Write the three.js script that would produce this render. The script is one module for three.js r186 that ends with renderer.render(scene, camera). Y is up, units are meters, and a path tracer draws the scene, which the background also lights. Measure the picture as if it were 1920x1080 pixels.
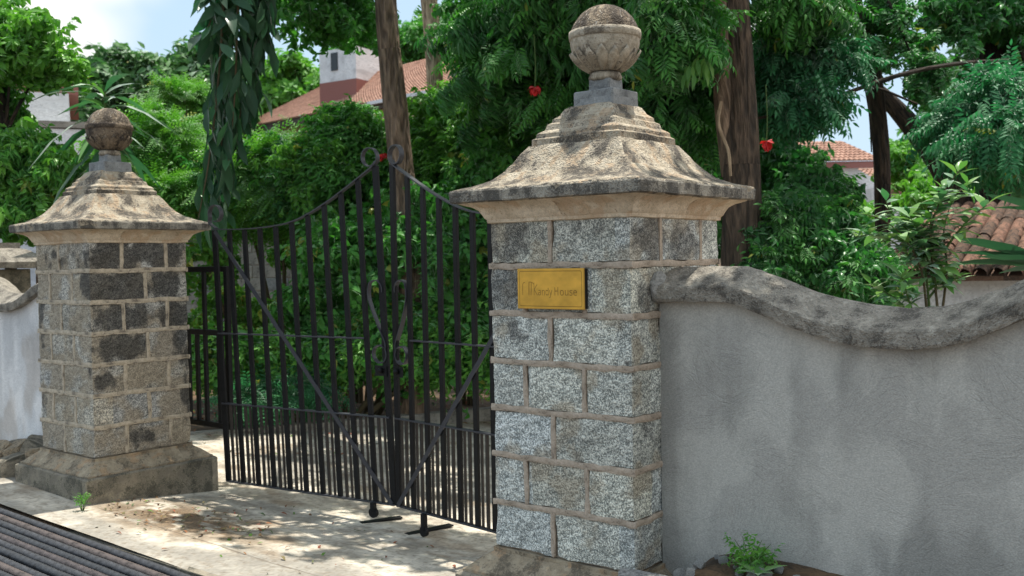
import * as THREE from 'three';
import { mergeGeometries, toCreasedNormals } from 'three/addons/utils/BufferGeometryUtils.js';
import { RoundedBoxGeometry } from 'three/addons/geometries/RoundedBoxGeometry.js';

// ------------------------------------------------------------------ camera, sky, sun, exposure
const scene = new THREE.Scene();
const FOCAL = 1902.3;                                   // focal length in pixels of the 1920 x 1080 photograph
const EYE = new THREE.Vector3(2.3096, 1.8171, 3.6024);
const YAW = -0.6867, PITCH = -0.0277, ROLL = -0.0176;
const FW = new THREE.Vector3(Math.sin(YAW) * Math.cos(PITCH), Math.sin(PITCH), -Math.cos(YAW) * Math.cos(PITCH));
const RT0 = new THREE.Vector3(Math.cos(YAW), 0, Math.sin(YAW)), UP0 = new THREE.Vector3().crossVectors(RT0, FW);
const RT = RT0.clone().multiplyScalar(Math.cos(ROLL)).addScaledVector(UP0, Math.sin(ROLL));
const UP = UP0.clone().multiplyScalar(Math.cos(ROLL)).addScaledVector(RT0, -Math.sin(ROLL));
const camera = new THREE.PerspectiveCamera(31.694, 1024 / 576, 0.05, 900);
camera.position.copy(EYE); camera.up.copy(UP); camera.lookAt(EYE.clone().add(FW));
camera.focus = 4.7; camera.userData.fStop = 4.2;
scene.add(camera);
const SUN = new THREE.Vector3(-0.02, 1, -0.22).normalize();
const SUN_POWER = 4.2, SKY_GAIN = 1.0, EXPOSURE = 1.52;
const renderer = new THREE.WebGLRenderer({ antialias: true });
renderer.setSize(1024, 576);
renderer.toneMapping = THREE.LinearToneMapping;
renderer.toneMappingExposure = EXPOSURE;
renderer.shadowMap.enabled = true;

// ------------------------------------------------------------------ noise and random numbers
function rng(seed) { let a = seed >>> 0; return () => { a = (a + 0x6D2B79F5) | 0; let t = Math.imul(a ^ (a >>> 15), 1 | a); t = (t + Math.imul(t ^ (t >>> 7), 61 | t)) ^ t; return ((t ^ (t >>> 14)) >>> 0) / 4294967296; }; }
function hash2(x, y) { let h = Math.imul(x, 374761393) ^ Math.imul(y, 668265263); h = Math.imul(h ^ (h >>> 13), 1274126177); h ^= h >>> 16; return (h >>> 0) / 4294967296; }
const sm = t => t * t * (3 - 2 * t), mix = (a, b, t) => a + (b - a) * t, clamp = (x, a = 0, b = 1) => Math.min(b, Math.max(a, x));
const step = (a, b, x) => sm(clamp((x - a) / (b - a)));
function n2(x, y) {
  const xi = Math.floor(x), yi = Math.floor(y), u = x - xi, v = y - yi, fx = u * u * (3 - 2 * u), fy = v * v * (3 - 2 * v);
  const a = hash2(xi, yi), b = hash2(xi + 1, yi), c = hash2(xi, yi + 1), d = hash2(xi + 1, yi + 1), p = a + (b - a) * fx;
  return p + (c + (d - c) * fx - p) * fy;
}
function f2(x, y, o = 4) { let s = 0, a = 0.5, t = 0; for (let i = 0; i < o; i++) { s += a * n2(x + i * 17, y + i * 31); t += a; x *= 2; y *= 2; a *= 0.5; } return s / t; }
function n3(x, y, z) {
  const zi = Math.floor(z), fz = sm(z - zi);
  return mix(n2(x + zi * 57.31, y + zi * 13.77), n2(x + (zi + 1) * 57.31, y + (zi + 1) * 13.77), fz);
}

// ------------------------------------------------------------------ the sky: blue with broken white cloud
{
  const W = 1024, H = 512, data = new Float32Array(W * H * 4);
  for (let j = 0; j < H; j++) for (let i = 0; i < W; i++) {
    const el = (j + 0.5) / H * Math.PI - Math.PI / 2, az = (i + 0.5) / W * Math.PI * 2;
    const s = Math.max(0, Math.sin(el)), t = Math.pow(s, 0.55);
    let r = mix(0.50, 0.24, t), g = mix(0.62, 0.42, t), b = mix(0.70, 0.64, t);
    const px = Math.cos(az) * Math.cos(el) / (s + 0.35), pz = Math.sin(az) * Math.cos(el) / (s + 0.35);
    const c = clamp(step(0.42, 0.60, f2(px * 2.1 + 2.3, pz * 2.1 + 8.7, 6)) * 0.95 + 0.04);
    r = mix(r, 0.80, c); g = mix(g, 0.79, c); b = mix(b, 0.77, c);
    if (el < 0) { r = 0.20; g = 0.22; b = 0.18; }
    const k = (j * W + i) * 4;
    data[k] = r * SKY_GAIN; data[k + 1] = g * SKY_GAIN; data[k + 2] = b * SKY_GAIN; data[k + 3] = 1;
  }
  const t = new THREE.DataTexture(data, W, H, THREE.RGBAFormat, THREE.FloatType);
  t.mapping = THREE.EquirectangularReflectionMapping; t.magFilter = THREE.LinearFilter; t.minFilter = THREE.LinearFilter; t.wrapS = THREE.RepeatWrapping; t.needsUpdate = true;
  scene.background = t; scene.environment = t;
}
const sun = new THREE.DirectionalLight(new THREE.Color(1, 0.95, 0.86), SUN_POWER);
sun.position.copy(SUN).multiplyScalar(60).add(new THREE.Vector3(-3, 0, -3)); sun.target.position.set(-3, 0, -3);
sun.castShadow = true; sun.shadow.mapSize.set(2048, 2048);
Object.assign(sun.shadow.camera, { left: -22, right: 22, top: 22, bottom: -22, near: 1, far: 120 });
scene.add(sun, sun.target);

// ------------------------------------------------------------------ helpers
const V = (x, y, z) => new THREE.Vector3(x, y, z);
const at = (px, py, d) => EYE.clone().addScaledVector(FW, d).addScaledVector(RT, (px - 960) / FOCAL * d).addScaledVector(UP, -(py - 540) / FOCAL * d);
const used = {};
function numbered(n) { const k = used[n] = (used[n] || 0) + 1; return k === 1 ? n : n + '_' + String(k - 1).padStart(3, '0'); }
function shadows(o) { o.castShadow = true; o.receiveShadow = true; return o; }
function thing(name, label, category, p = [0, 0, 0], group) {
  const o = new THREE.Group(); o.name = numbered(name); o.position.set(p[0], p[1], p[2]); o.userData = { label, category };
  if (group) o.userData.group = group;
  scene.add(o); return o;
}
function part(name, geo, mat, parent) { const m = shadows(new THREE.Mesh(geo, mat)); m.name = name; parent.add(m); return m; }
function structure(name, geo, mat, label) { const m = shadows(new THREE.Mesh(geo, mat)); m.name = numbered(name); m.userData = { kind: 'structure', label, category: name.replace(/_/g, ' ') }; scene.add(m); return m; }
function tex(w, h, fn, { srgb = true, sx = 1, sy = 1, gray = false } = {}) {
  const d = new Uint8Array(w * h * 4);
  for (let j = 0; j < h; j++) for (let i = 0; i < w; i++) {
    const c = fn(i, j), k = (j * w + i) * 4;
    if (gray) { d[k] = d[k + 1] = d[k + 2] = clamp(c, 0, 255); } else { d[k] = clamp(c[0], 0, 255); d[k + 1] = clamp(c[1], 0, 255); d[k + 2] = clamp(c[2], 0, 255); }
    d[k + 3] = 255;
  }
  const t = new THREE.DataTexture(d, w, h, THREE.RGBAFormat);
  t.wrapS = t.wrapT = THREE.RepeatWrapping; t.magFilter = THREE.LinearFilter; t.minFilter = THREE.LinearMipmapLinearFilter; t.generateMipmaps = true;
  if (srgb && !gray) t.colorSpace = THREE.SRGBColorSpace;
  t.repeat.set(1 / sx, 1 / sy); t.needsUpdate = true; return t;
}
const M = (o) => new THREE.MeshStandardMaterial({ roughness: 0.9, side: THREE.DoubleSide, ...o });
const lerp3 = (a, b, t) => [mix(a[0], b[0], t), mix(a[1], b[1], t), mix(a[2], b[2], t)];

// tapered tube through points with radii; bark-like unevenness when rough > 0
function tube(pts, radii, seg = 10, rough = 0, steps = 0) {
  const curve = new THREE.CatmullRomCurve3(pts), n = steps || Math.max(6, pts.length * 5), fr = curve.computeFrenetFrames(n, false);
  const pos = [], uv = [], idx = []; let run = 0, last = null;
  for (let i = 0; i <= n; i++) {
    const t = i / n, p = curve.getPointAt(t), f = t * (radii.length - 1), k = Math.min(radii.length - 2, Math.floor(f)), r = mix(radii[k], radii[k + 1], f - k);
    if (last) run += p.distanceTo(last); last = p;
    for (let j = 0; j <= seg; j++) {
      const a = j / seg * Math.PI * 2, q = rough ? 1 + rough * (n2(Math.cos(a) * 2.4 + 9, Math.sin(a) * 2.4 + run * 1.6) - 0.5) : 1;
      const x = Math.cos(a) * r * q, y = Math.sin(a) * r * q, N = fr.normals[i], B = fr.binormals[i];
      pos.push(p.x + N.x * x + B.x * y, p.y + N.y * x + B.y * y, p.z + N.z * x + B.z * y); uv.push(j / seg * 6.28 * r, run);
    }
  }
  for (let i = 0; i < n; i++) for (let j = 0; j < seg; j++) { const a = i * (seg + 1) + j, b = a + seg + 1; idx.push(a, a + 1, b, b, a + 1, b + 1); }
  const g = new THREE.BufferGeometry(); g.setAttribute('position', new THREE.Float32BufferAttribute(pos, 3)); g.setAttribute('uv', new THREE.Float32BufferAttribute(uv, 2)); g.setIndex(idx); g.computeVertexNormals(); return g;
}
function box(x0, x1, y0, y1, z0, z1, bev = 0.004) {
  const w = x1 - x0, h = y1 - y0, d = z1 - z0, g = new RoundedBoxGeometry(w, h, d, 1, Math.min(bev, w / 3, h / 3, d / 3));
  const p = g.attributes.position, n = g.attributes.normal, uv = g.attributes.uv;
  g.translate((x0 + x1) / 2, (y0 + y1) / 2, (z0 + z1) / 2);
  for (let i = 0; i < p.count; i++) { const ax = Math.abs(n.getX(i)), ay = Math.abs(n.getY(i)), az = Math.abs(n.getZ(i)); const x = p.getX(i), y = p.getY(i), z = p.getZ(i); if (ay > ax && ay > az) uv.setXY(i, x, z); else if (ax > az) uv.setXY(i, z, y); else uv.setXY(i, x, y); }
  return g;
}
// flat strip bent along a path in its own plane: path points [x, y], thickness across the path, depth along z
function strip(path, thick, depth, n = 48) {
  const c = new THREE.CatmullRomCurve3(path.map(p => V(p[0], p[1], 0)), false, 'catmullrom', 0.5), P = c.getSpacedPoints(n), L = [], R = [];
  for (let i = 0; i <= n; i++) { const a = P[Math.max(0, i - 1)], b = P[Math.min(n, i + 1)], dx = b.x - a.x, dy = b.y - a.y, l = Math.hypot(dx, dy) || 1; L.push([P[i].x - dy / l * thick / 2, P[i].y + dx / l * thick / 2]); R.push([P[i].x + dy / l * thick / 2, P[i].y - dx / l * thick / 2]); }
  const pos = [], quad = (a, b, cc, d) => pos.push(...a, ...b, ...cc, ...a, ...cc, ...d), z = depth / 2;
  for (let i = 0; i < n; i++) {
    const l0 = L[i], l1 = L[i + 1], r0 = R[i], r1 = R[i + 1];
    quad([...l0, z], [...r0, z], [...r1, z], [...l1, z]); quad([...r0, -z], [...l0, -z], [...l1, -z], [...r1, -z]);
    quad([...l0, -z], [...l0, z], [...l1, z], [...l1, -z]); quad([...r0, z], [...r0, -z], [...r1, -z], [...r1, z]);
  }
  for (const i of [0, n]) quad([...L[i], -z], [...R[i], -z], [...R[i], z], [...L[i], z]);
  const g = new THREE.BufferGeometry(); g.setAttribute('position', new THREE.Float32BufferAttribute(pos, 3));
  g.setAttribute('uv', new THREE.Float32BufferAttribute(pos.flatMap((v, i) => i % 3 === 0 ? [v] : i % 3 === 1 ? [v] : []), 2)); g.computeVertexNormals(); return toCreasedNormals(g, 0.6);
}

// ------------------------------------------------------------------ surface textures
const speck = (i, j, s, k = 0) => n2(i / s + k * 101, j / s + k * 57);
// gneiss ashlar of a gate pillar unrolled: four faces side by side (front, right, back, left), seven courses high
const SIDE = 0.768, HS = SIDE / 2, Y_BASE = 0.47, Y_TOP = 2.01, COURSE = 0.22;
const LICHEN = [
  [[0.16, 1.44, 0.22, 0.13, 0.75], [0.08, 1.22, 0.14, 0.14, 0.7], [0.10, 1.02, 0.12, 0.07, 0.5], [0.62, 1.48, 0.16, 0.06, 0.5], [0.70, 1.05, 0.10, 0.10, 0.4], [0.93, 1.44, 0.16, 0.13, 0.85], [1.22, 1.40, 0.18, 0.13, 0.75], [0.85, 1.20, 0.10, 0.12, 0.7], [0.86, 0.60, 0.08, 0.16, 0.5], [1.9, 1.2, 0.3, 0.3, 0.7], [2.6, 1.0, 0.3, 0.4, 0.7], [0.35, 0.30, 0.14, 0.06, 0.35]],
  [[0.70, 1.32, 0.13, 0.24, 0.8], [0.04, 0.95, 0.07, 0.24, 0.7], [0.30, 1.42, 0.2, 0.08, 0.5], [0.05, 0.42, 0.08, 0.12, 0.6], [0.72, 0.62, 0.06, 0.16, 0.5], [0.95, 1.42, 0.28, 0.15, 1.2], [1.28, 1.45, 0.30, 0.13, 1.05], [0.98, 1.19, 0.32, 0.16, 1.25], [1.36, 1.20, 0.22, 0.13, 0.85], [0.97, 0.97, 0.28, 0.14, 1.15], [1.42, 0.98, 0.16, 0.16, 0.95], [0.99, 0.76, 0.28, 0.12, 1.1], [1.47, 0.76, 0.08, 0.18, 0.8], [0.84, 0.54, 0.10, 0.08, 0.6], [1.50, 0.42, 0.06, 0.22, 0.8], [1.1, 0.10, 0.14, 0.07, 0.6], [1.9, 1.1, 0.3, 0.4, 0.9], [2.6, 1.1, 0.3, 0.4, 0.9]],
];
function ashlarMaterial(near) {
  const W = 2048, H = 1024, per = 4 * SIDE, hgt = Y_TOP - Y_BASE;
  const bump = new Float32Array(W * H);
  const map = tex(W, H, (i, j) => {
    const u = i / W * per, y = j / H * hgt, face = Math.floor(u / SIDE), fx = u / SIDE - face;       // fx 0..1 across the face
    const wx = i + 10 * f2(i / 40, j / 40, 2), wy = j + 14 * f2(i / 50 + 9, j / 50, 2);
    const grain = speck(i, j, 1.7) * 0.5 + speck(i, j, 3.0, 1) * 0.5, fine = hash2(i, j), band = f2(wx / 26 + wy / 60, wy / 9 - wx / 30, 3);
    let v = clamp(0.5 + (grain - 0.5) * 2.1 + (fine - 0.5) * 0.35 + (band - 0.5) * 0.8);
    let c = lerp3(near ? [98, 102, 99] : [94, 94, 90], near ? [218, 220, 212] : [214, 210, 200], v);
    { const row = Math.floor(y / COURSE), cell = Math.floor((u + (row % 2 ? 0.16 : 0) * SIDE) / (0.45 * SIDE)), q = (near ? 1.05 : 0.99) + 0.13 * hash2(row + 7, cell + (near ? 3 : 19)), w2 = (hash2(row + 31, cell) - 0.35) * 0.06; c = [c[0] * q * (1 + w2 * 0.5), c[1] * q, c[2] * q * (1 - w2)]; }
    bump[j * W + i] = v * 0.5 + 0.5 * f2(i / 16, j / 16, 3);
    const blot = f2(i / 90 + (near ? 0 : 40), j / 90, 5), blot2 = f2(i / 45 + 80, j / 60 + (near ? 7 : 3), 5);
    const buff = near ? step(0.52, 0.70, blot) * 0.5 : step(0.36, 0.60, blot) * 0.62;
    c = lerp3(c, lerp3([124, 110, 90], [182, 166, 140], v * 0.6 + grain * 0.4), buff);
    // patches of black lichen where the photograph shows them on each pillar: [u, y, half width, half height, strength]
    let dark = 0.02; for (const q of LICHEN[near ? 0 : 1]) { const e = Math.hypot((u - q[0]) / q[2], (y - q[1]) / q[3]); if (e < 1.25) dark = Math.max(dark, q[4] * clamp(1.25 - e)); }
    const d = step(0.66, 0.40, blot2 + (0.5 - dark) * 0.72 + (fine - 0.5) * 0.16) * (near ? 0.60 : 0.72);
    c = lerp3(c, lerp3(near ? [48, 48, 47] : [28, 28, 28], near ? [120, 118, 112] : [88, 86, 81], v), d);
    return c;
  });
  const bmap = tex(W, H, (i, j) => bump[j * W + i] * 255, { gray: true });
  return M({ map, bumpMap: bmap, bumpScale: 0.006, roughness: 0.88 });
}
function weathered(size, metres, light, mid, dark, { darkAmt = 0.5, scale = 60, spot = 0, orange = 0, seed = 0, bump = 0.006, streak = 0 } = {}) {
  const P = Math.round(size / scale), b = new Float32Array(size * size);
  const map = tex(size, size, (i, j) => {
    const x = i / size * P, y = j / size * P;
    const big = f2(x + seed, y + seed * 2, 5), med = f2(x * 4 + seed, y * 4, 4), g = speck(i, j, 2.2, seed) * 0.55 + speck(i, j, 5, seed + 3) * 0.45, fine = hash2(i + seed * 91, j);
    let c = lerp3(mid, light, clamp(0.5 + (med - 0.5) * 2.2));
    if (orange) c = lerp3(c, [178, 128, 84], step(0.56, 0.70, f2(x * 1.6 + 33 + seed, y * 1.6, 4)) * orange);
    let d = step(0.62 - darkAmt * 0.32, 0.86 - darkAmt * 0.32, big * 0.55 + med * 0.30 + g * 0.36 - 0.10);
    if (streak) d = clamp(d + streak * step(0.5, 0.75, f2(x * 5 + seed, y * 0.7, 3)));
    c = lerp3(c, lerp3(dark, mid, fine * 0.4), d);
    if (spot) c = lerp3(c, [205, 200, 190], step(0.70, 0.80, f2(x * 7 + 5, y * 7 + seed, 3)) * spot);
    b[j * size + i] = 0.5 * g + 0.5 * med; const k = 0.86 + 0.28 * g;
    return [c[0] * k, c[1] * k, c[2] * k];
  }, { sx: metres, sy: metres });
  const bm = tex(size, size, (i, j) => b[j * size + i] * 255, { gray: true, sx: metres, sy: metres });
  return M({ map, bumpMap: bm, bumpScale: bump, roughness: 0.93 });
}
const mat = {};
mat.roof = weathered(1024, 1.3, [200, 188, 166], [160, 148, 128], [60, 56, 51], { darkAmt: 0.62, scale: 72, orange: 0.25, seed: 2, bump: 0.016 });
mat.slab = weathered(1024, 1.3, [182, 174, 158], [144, 138, 126], [70, 67, 62], { darkAmt: 0.56, scale: 80, seed: 5, bump: 0.012, streak: 0.4 });
mat.cornice = weathered(1024, 1.3, [228, 212, 188], [200, 182, 156], [124, 104, 80], { darkAmt: 0.34, scale: 120, orange: 0.25, seed: 7, bump: 0.004 });
mat.block = weathered(512, 0.8, [150, 152, 150], [126, 129, 130], [88, 90, 90], { darkAmt: 0.36, scale: 60, seed: 9, bump: 0.003 });
mat.dome = weathered(512, 0.7, [172, 156, 132], [126, 110, 90], [52, 45, 38], { darkAmt: 0.74, scale: 60, spot: 0.6, seed: 11, bump: 0.012 });
mat.bowl = weathered(512, 0.7, [188, 178, 160], [150, 140, 122], [86, 78, 68], { darkAmt: 0.42, scale: 60, seed: 13, bump: 0.005 });
mat.bowlDark = weathered(512, 0.7, [150, 134, 112], [108, 94, 78], [44, 38, 33], { darkAmt: 0.72, scale: 60, seed: 15, bump: 0.006 });
mat.mortar = weathered(512, 0.6, [190, 174, 156], [164, 148, 130], [112, 100, 86], { darkAmt: 0.28, scale: 60, seed: 17, bump: 0.004 });
mat.mortarGrey = weathered(512, 0.6, [204, 190, 168], [174, 160, 138], [98, 90, 80], { darkAmt: 0.40, scale: 60, seed: 19, bump: 0.004 });
mat.plinth = weathered(1024, 1.3, [164, 154, 134], [124, 117, 104], [68, 67, 58], { darkAmt: 0.66, scale: 130, seed: 21, bump: 0.006 });
mat.splay = weathered(512, 0.9, [176, 162, 138], [144, 130, 108], [84, 76, 64], { darkAmt: 0.5, scale: 50, orange: 0.3, seed: 23, bump: 0.005 });
mat.coping = weathered(1024, 1.1, [168, 161, 148], [130, 124, 113], [72, 68, 62], { darkAmt: 0.44, scale: 58, spot: 0.3, seed: 25, bump: 0.012 });
mat.concrete = weathered(512, 1.6, [168, 164, 154], [138, 134, 126], [92, 90, 84], { darkAmt: 0.4, scale: 60, seed: 27, bump: 0.006 });
mat.copingEnd = weathered(512, 0.6, [208, 206, 200], [176, 174, 168], [110, 108, 102], { darkAmt: 0.4, scale: 60, seed: 29, bump: 0.010 });
mat.rubble = weathered(512, 0.4, [206, 206, 202], [166, 166, 162], [100, 100, 98], { darkAmt: 0.5, scale: 60, seed: 31, bump: 0.008 });

// ------------------------------------------------------------------ the ground
function lineFn(pts) { return x => { if (x <= pts[0][0]) return pts[0][1]; for (let i = 1; i < pts.length; i++) if (x <= pts[i][0]) { const t = (x - pts[i - 1][0]) / (pts[i][0] - pts[i - 1][0]); return mix(pts[i - 1][1], pts[i][1], t); } return pts[pts.length - 1][1]; }; }
const gz = lineFn([[-60, -0.2], [-9, -0.08], [-5, -0.03], [-3, 0.02], [-1.2, 0.085], [-0.9, 0.10], [0, 0.19], [0.5, 0.215]]);
const gx = lineFn([[-7, 0.09], [-4.3, 0], [-2, -0.05], [40, -0.05]]);
const G = (x, z) => gz(z) + gx(x);
const TR0 = 0.53, TR1 = 1.75;                           // the trench under the steel grid
function gridGeo(xs, zs, yf, keep = () => true, uvf = (x, z) => [x, z]) {
  const pos = [], uv = [], idx = [], n = xs.length;
  for (const z of zs) for (const x of xs) { pos.push(x, yf(x, z), z); uv.push(...uvf(x, z)); }
  for (let j = 0; j < zs.length - 1; j++) for (let i = 0; i < n - 1; i++) if (keep((xs[i] + xs[i + 1]) / 2, (zs[j] + zs[j + 1]) / 2)) { const a = j * n + i; idx.push(a, a + n, a + 1, a + 1, a + n, a + n + 1); }
  const g = new THREE.BufferGeometry(); g.setAttribute('position', new THREE.Float32BufferAttribute(pos, 3)); g.setAttribute('uv', new THREE.Float32BufferAttribute(uv, 2)); g.setIndex(idx); g.computeVertexNormals(); return g;
}
const range = (a, b, s) => { const r = [], n = Math.round((b - a) / s); for (let i = 0; i <= n; i++) r.push(a + (b - a) * i / n); return r; };
mat.soil = weathered(512, 2.2, [112, 88, 62], [82, 63, 44], [44, 36, 26], { darkAmt: 0.5, scale: 60, seed: 41, bump: 0.02 });
mat.asphalt = weathered(512, 1.5, [78, 78, 76], [66, 66, 65], [46, 46, 46], { darkAmt: 0.4, scale: 40, seed: 43, bump: 0.006 });
{
  const xs = [-300, -150, -80, -50, -30, -20, -14, ...range(-11, 5, 0.25), 8, 14, 25, 50, 120, 300], zs = [-420, -250, -140, -90, -60, -40, -28, -20, -15, ...range(-12, 0.5, 0.25), TR0, TR0 + 0.004, TR1, TR1 + 0.004, 2.2, 3, 5, 9, 20, 60, 200];
  structure('ground', gridGeo(xs, zs, (x, z) => (z > TR0 + 0.002 && z < TR1 + 0.002 ? -0.35 : G(x, z) - 0.03 + (z < -1.5 && Math.hypot(x, z) < 30 ? 0.05 * (f2(x * 1.3, z * 1.3, 3) - 0.5) : 0))), mat.soil, 'dark bare soil under the trees and around the house');
  structure('road', gridGeo([-200, -60, -20, ...range(-8, 8, 1), 20, 60, 200], [TR1 + 0.02, 3, 5, 8], (x, z) => G(x, z) - 0.01), mat.asphalt, 'grey asphalt street in front of the gate');
}
const KA = [-6.62, -2.1], KB = [-5.0, -5.4];             // the kerb on the planted side of the drive
const kerbX = z => KA[0] + (KB[0] - KA[0]) * (z - KA[1]) / (KB[1] - KA[1]);
{
  const W = 2048, H = 1024, X0 = -8, X1 = 1, Z0 = -8, Z1 = TR0, b = new Float32Array(W * H);
  const map = tex(W, H, (i, j) => {
    const x = X0 + (X1 - X0) * i / W, z = Z0 + (Z1 - Z0) * j / H;
    const big = f2(x * 0.9 + 5, z * 1.5 + 2, 5), med = f2(x * 4.2, z * 6, 4), g = speck(i, j, 2) * 0.6 + speck(i, j, 5, 4) * 0.4, fine = hash2(i, j);
    let c = lerp3([150, 142, 128], [210, 201, 184], clamp(0.55 + (med - 0.5) * 2.0));
    c = lerp3(c, [122, 119, 112], step(0.50, 0.66, big) * 0.62);
    c = lerp3(c, [112, 90, 66], step(0.60, 0.78, f2(x * 2.2 + 40, z * 4 + 9, 5)) * 0.4);
    const lit = step(1.25, 0.2, Math.hypot((x + 3.55) / 1.0, (z + 0.12) / 0.42)); c = lerp3(c, lerp3([58, 44, 30], [124, 98, 68], fine), lit * step(0.40, 0.62, f2(x * 9, z * 13, 4) + lit * 0.12) * 0.85);
    const jn = Math.abs(z - 0.12 + 0.015 * (n2(x * 3, 1) - 0.5)) < 0.006 && x > -4.2 ? 1 : 0; if (jn) c = lerp3(c, [84, 74, 62], 0.55);
    const sp = f2(x * 30, z * 44, 2); if (fine > 0.985 && sp > 0.5) c = lerp3(c, [60, 50, 40], 0.7); c = lerp3(c, [120, 108, 92], step(0.58, 0.72, sp) * 0.35);
    b[j * W + i] = clamp(0.45 * g + 0.55 * med - jn * 0.3); const k = 0.88 + 0.24 * g; return [c[0] * k, c[1] * k, c[2] * k];
  });
  const bm = tex(W, H, (i, j) => b[j * W + i] * 255, { gray: true });
  mat.drive = M({ map, bumpMap: bm, bumpScale: 0.010, roughness: 0.92 });
  const nudge = (x, z) => 0.010 * (f2(x * 1.7, z * 1.7, 3) - 0.5);
  structure('driveway', gridGeo(range(X0, X1, 0.08), range(Z0, Z1, 0.08), (x, z) => G(x, z) + nudge(x, z), (x, z) => (z > -1.0 || x > kerbX(z)) && x < 0.35, (x, z) => [(x - X0) / (X1 - X0), (z - Z0) / (Z1 - Z0)]), mat.drive, 'worn cream and grey concrete drive through the gate');
  structure('trench_wall', box(-7.5, 0.6, -0.36, G(-3, 0.5) - 0.012, TR0 - 0.05, TR0 + 0.006), mat.plinth, 'dark concrete edge of the trench under the steel grid');
}
{ // kerb of the planted bed
  const L = Math.hypot(KB[0] - KA[0], KB[1] - KA[1]), k = structure('kerb', box(0, L + 5, -0.2, 0.13, -0.14, 0.0, 0.015), mat.concrete, 'low concrete kerb between the drive and the planting');
  k.position.set(KA[0] - (KB[0] - KA[0]) / L * 2, 0.01, KA[1] - (KB[1] - KA[1]) / L * 2); k.rotation.y = Math.atan2(-(KB[1] - KA[1]), KB[0] - KA[0]);
}

// ------------------------------------------------------------------ the steel grid over the trench: every rod a thing
{
  const steel = [[66, 68, 72], [78, 72, 72], [56, 59, 63], [88, 80, 77]].map((c, k) => weathered(256, 0.3, c.map(v => v * 1.2), c, c.map(v => v * 0.55), { darkAmt: 0.45, scale: 30, seed: 50 + k, bump: 0.002 }));
  for (const s of steel) { s.metalness = 0.35; s.roughness = 0.62; }
  const L = 6.2, n = 420, seg = 10, pos = [], uv = [], idx = [];
  for (let i = 0; i <= n; i++) for (let j = 0; j <= seg; j++) {
    const a = j / seg * Math.PI * 2, x = i / n * L, rib = i % 2 ? 0.0022 : 0, r = 0.0235 + rib * (Math.abs(Math.sin(a)) > 0.25 ? 1 : 0.3);
    pos.push(x, Math.cos(a) * r, Math.sin(a) * r); uv.push(x, a * 0.024);
  }
  for (let i = 0; i < n; i++) for (let j = 0; j < seg; j++) { const a = i * (seg + 1) + j, b = a + seg + 1; idx.push(a, b, a + 1, a + 1, b, b + 1); }
  const g = new THREE.BufferGeometry(); g.setAttribute('position', new THREE.Float32BufferAttribute(pos, 3)); g.setAttribute('uv', new THREE.Float32BufferAttribute(uv, 2)); g.setIndex(idx); g.computeVertexNormals();
  const r = rng(7);
  for (let k = 0; k < 18; k++) {
    const z = TR0 + 0.065 + k * 0.0655 + (r() - 0.5) * 0.008, m = shadows(new THREE.Mesh(g, steel[[0, 3, 0, 2, 1, 0, 2, 0, 3, 2, 1][k % 11]]));
    m.name = numbered('ribbed_steel_rod'); m.position.set(-6.7, G(-6.7, 0.6) - 0.045 + (r() - 0.5) * 0.008, z); m.rotation.y = (r() - 0.5) * 0.005; m.rotation.z = -0.022;
    m.userData = { label: 'long ribbed steel rod lying in the grid over the roadside trench', category: 'steel rod', group: 'rods of the trench grid' }; scene.add(m);
  }
  for (const x of [-6.4, -3.6, -0.8]) { const b = shadows(new THREE.Mesh(box(x - 0.05, x + 0.05, -0.36, G(x, 0.6) - 0.085, TR0 + 0.01, TR1, 0.006), steel[2])); b.name = numbered('grid_beam'); b.userData = { label: 'dark steel beam under the ribbed rods of the trench grid', category: 'beam', group: 'beams under the trench grid' }; scene.add(b); }
}

// ------------------------------------------------------------------ gate pillars
function stone(x0, x1, y0, y1, z0, z1, seed) {            // a rock-faced block; uv in the unrolled pillar
  const sx = Math.max(2, Math.round((x1 - x0) / 0.035)), sy = Math.max(3, Math.round((y1 - y0) / 0.035)), sz = Math.max(2, Math.round((z1 - z0) / 0.035));
  const g = new THREE.BoxGeometry(x1 - x0, y1 - y0, z1 - z0, sx, sy, sz), p = g.attributes.position, n = g.attributes.normal, uv = g.attributes.uv;
  const hx = (x1 - x0) / 2, hy = (y1 - y0) / 2, hz = (z1 - z0) / 2, R = 0.010, cx = (x0 + x1) / 2, cy = (y0 + y1) / 2, cz = (z0 + z1) / 2, per = 4 * SIDE;
  for (let i = 0; i < p.count; i++) {
    let x = p.getX(i), y = p.getY(i), z = p.getZ(i);
    const qx = clamp(x, -hx + R, hx - R), qy = clamp(y, -hy + R, hy - R), qz = clamp(z, -hz + R, hz - R), dx = x - qx, dy = y - qy, dz = z - qz, l = Math.hypot(dx, dy, dz) || 1;
    const nz = 0.014 * (n3(x * 11 + seed, y * 11 + seed * 3, z * 11) - 0.5) + 0.008 * (n3(x * 27 + seed, y * 27, z * 27 + seed) - 0.5);
    const k = R + nz; x = qx + dx / l * k + cx; y = qy + dy / l * k + cy; z = qz + dz / l * k + cz;
    const ax = n.getX(i), az = n.getZ(i), vv = (y - Y_BASE) / (Y_TOP - Y_BASE);
    let uu; if (az > 0.5) uu = x + HS; else if (ax > 0.5) uu = SIDE + HS - z; else if (az < -0.5) uu = 2 * SIDE + HS - x; else if (ax < -0.5) uu = 3 * SIDE + z + HS; else uu = x + HS;
    uv.setXY(i, uu / per, vv); p.setXYZ(i, x, y, z);
  }
  g.computeVertexNormals(); return g;
}
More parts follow.
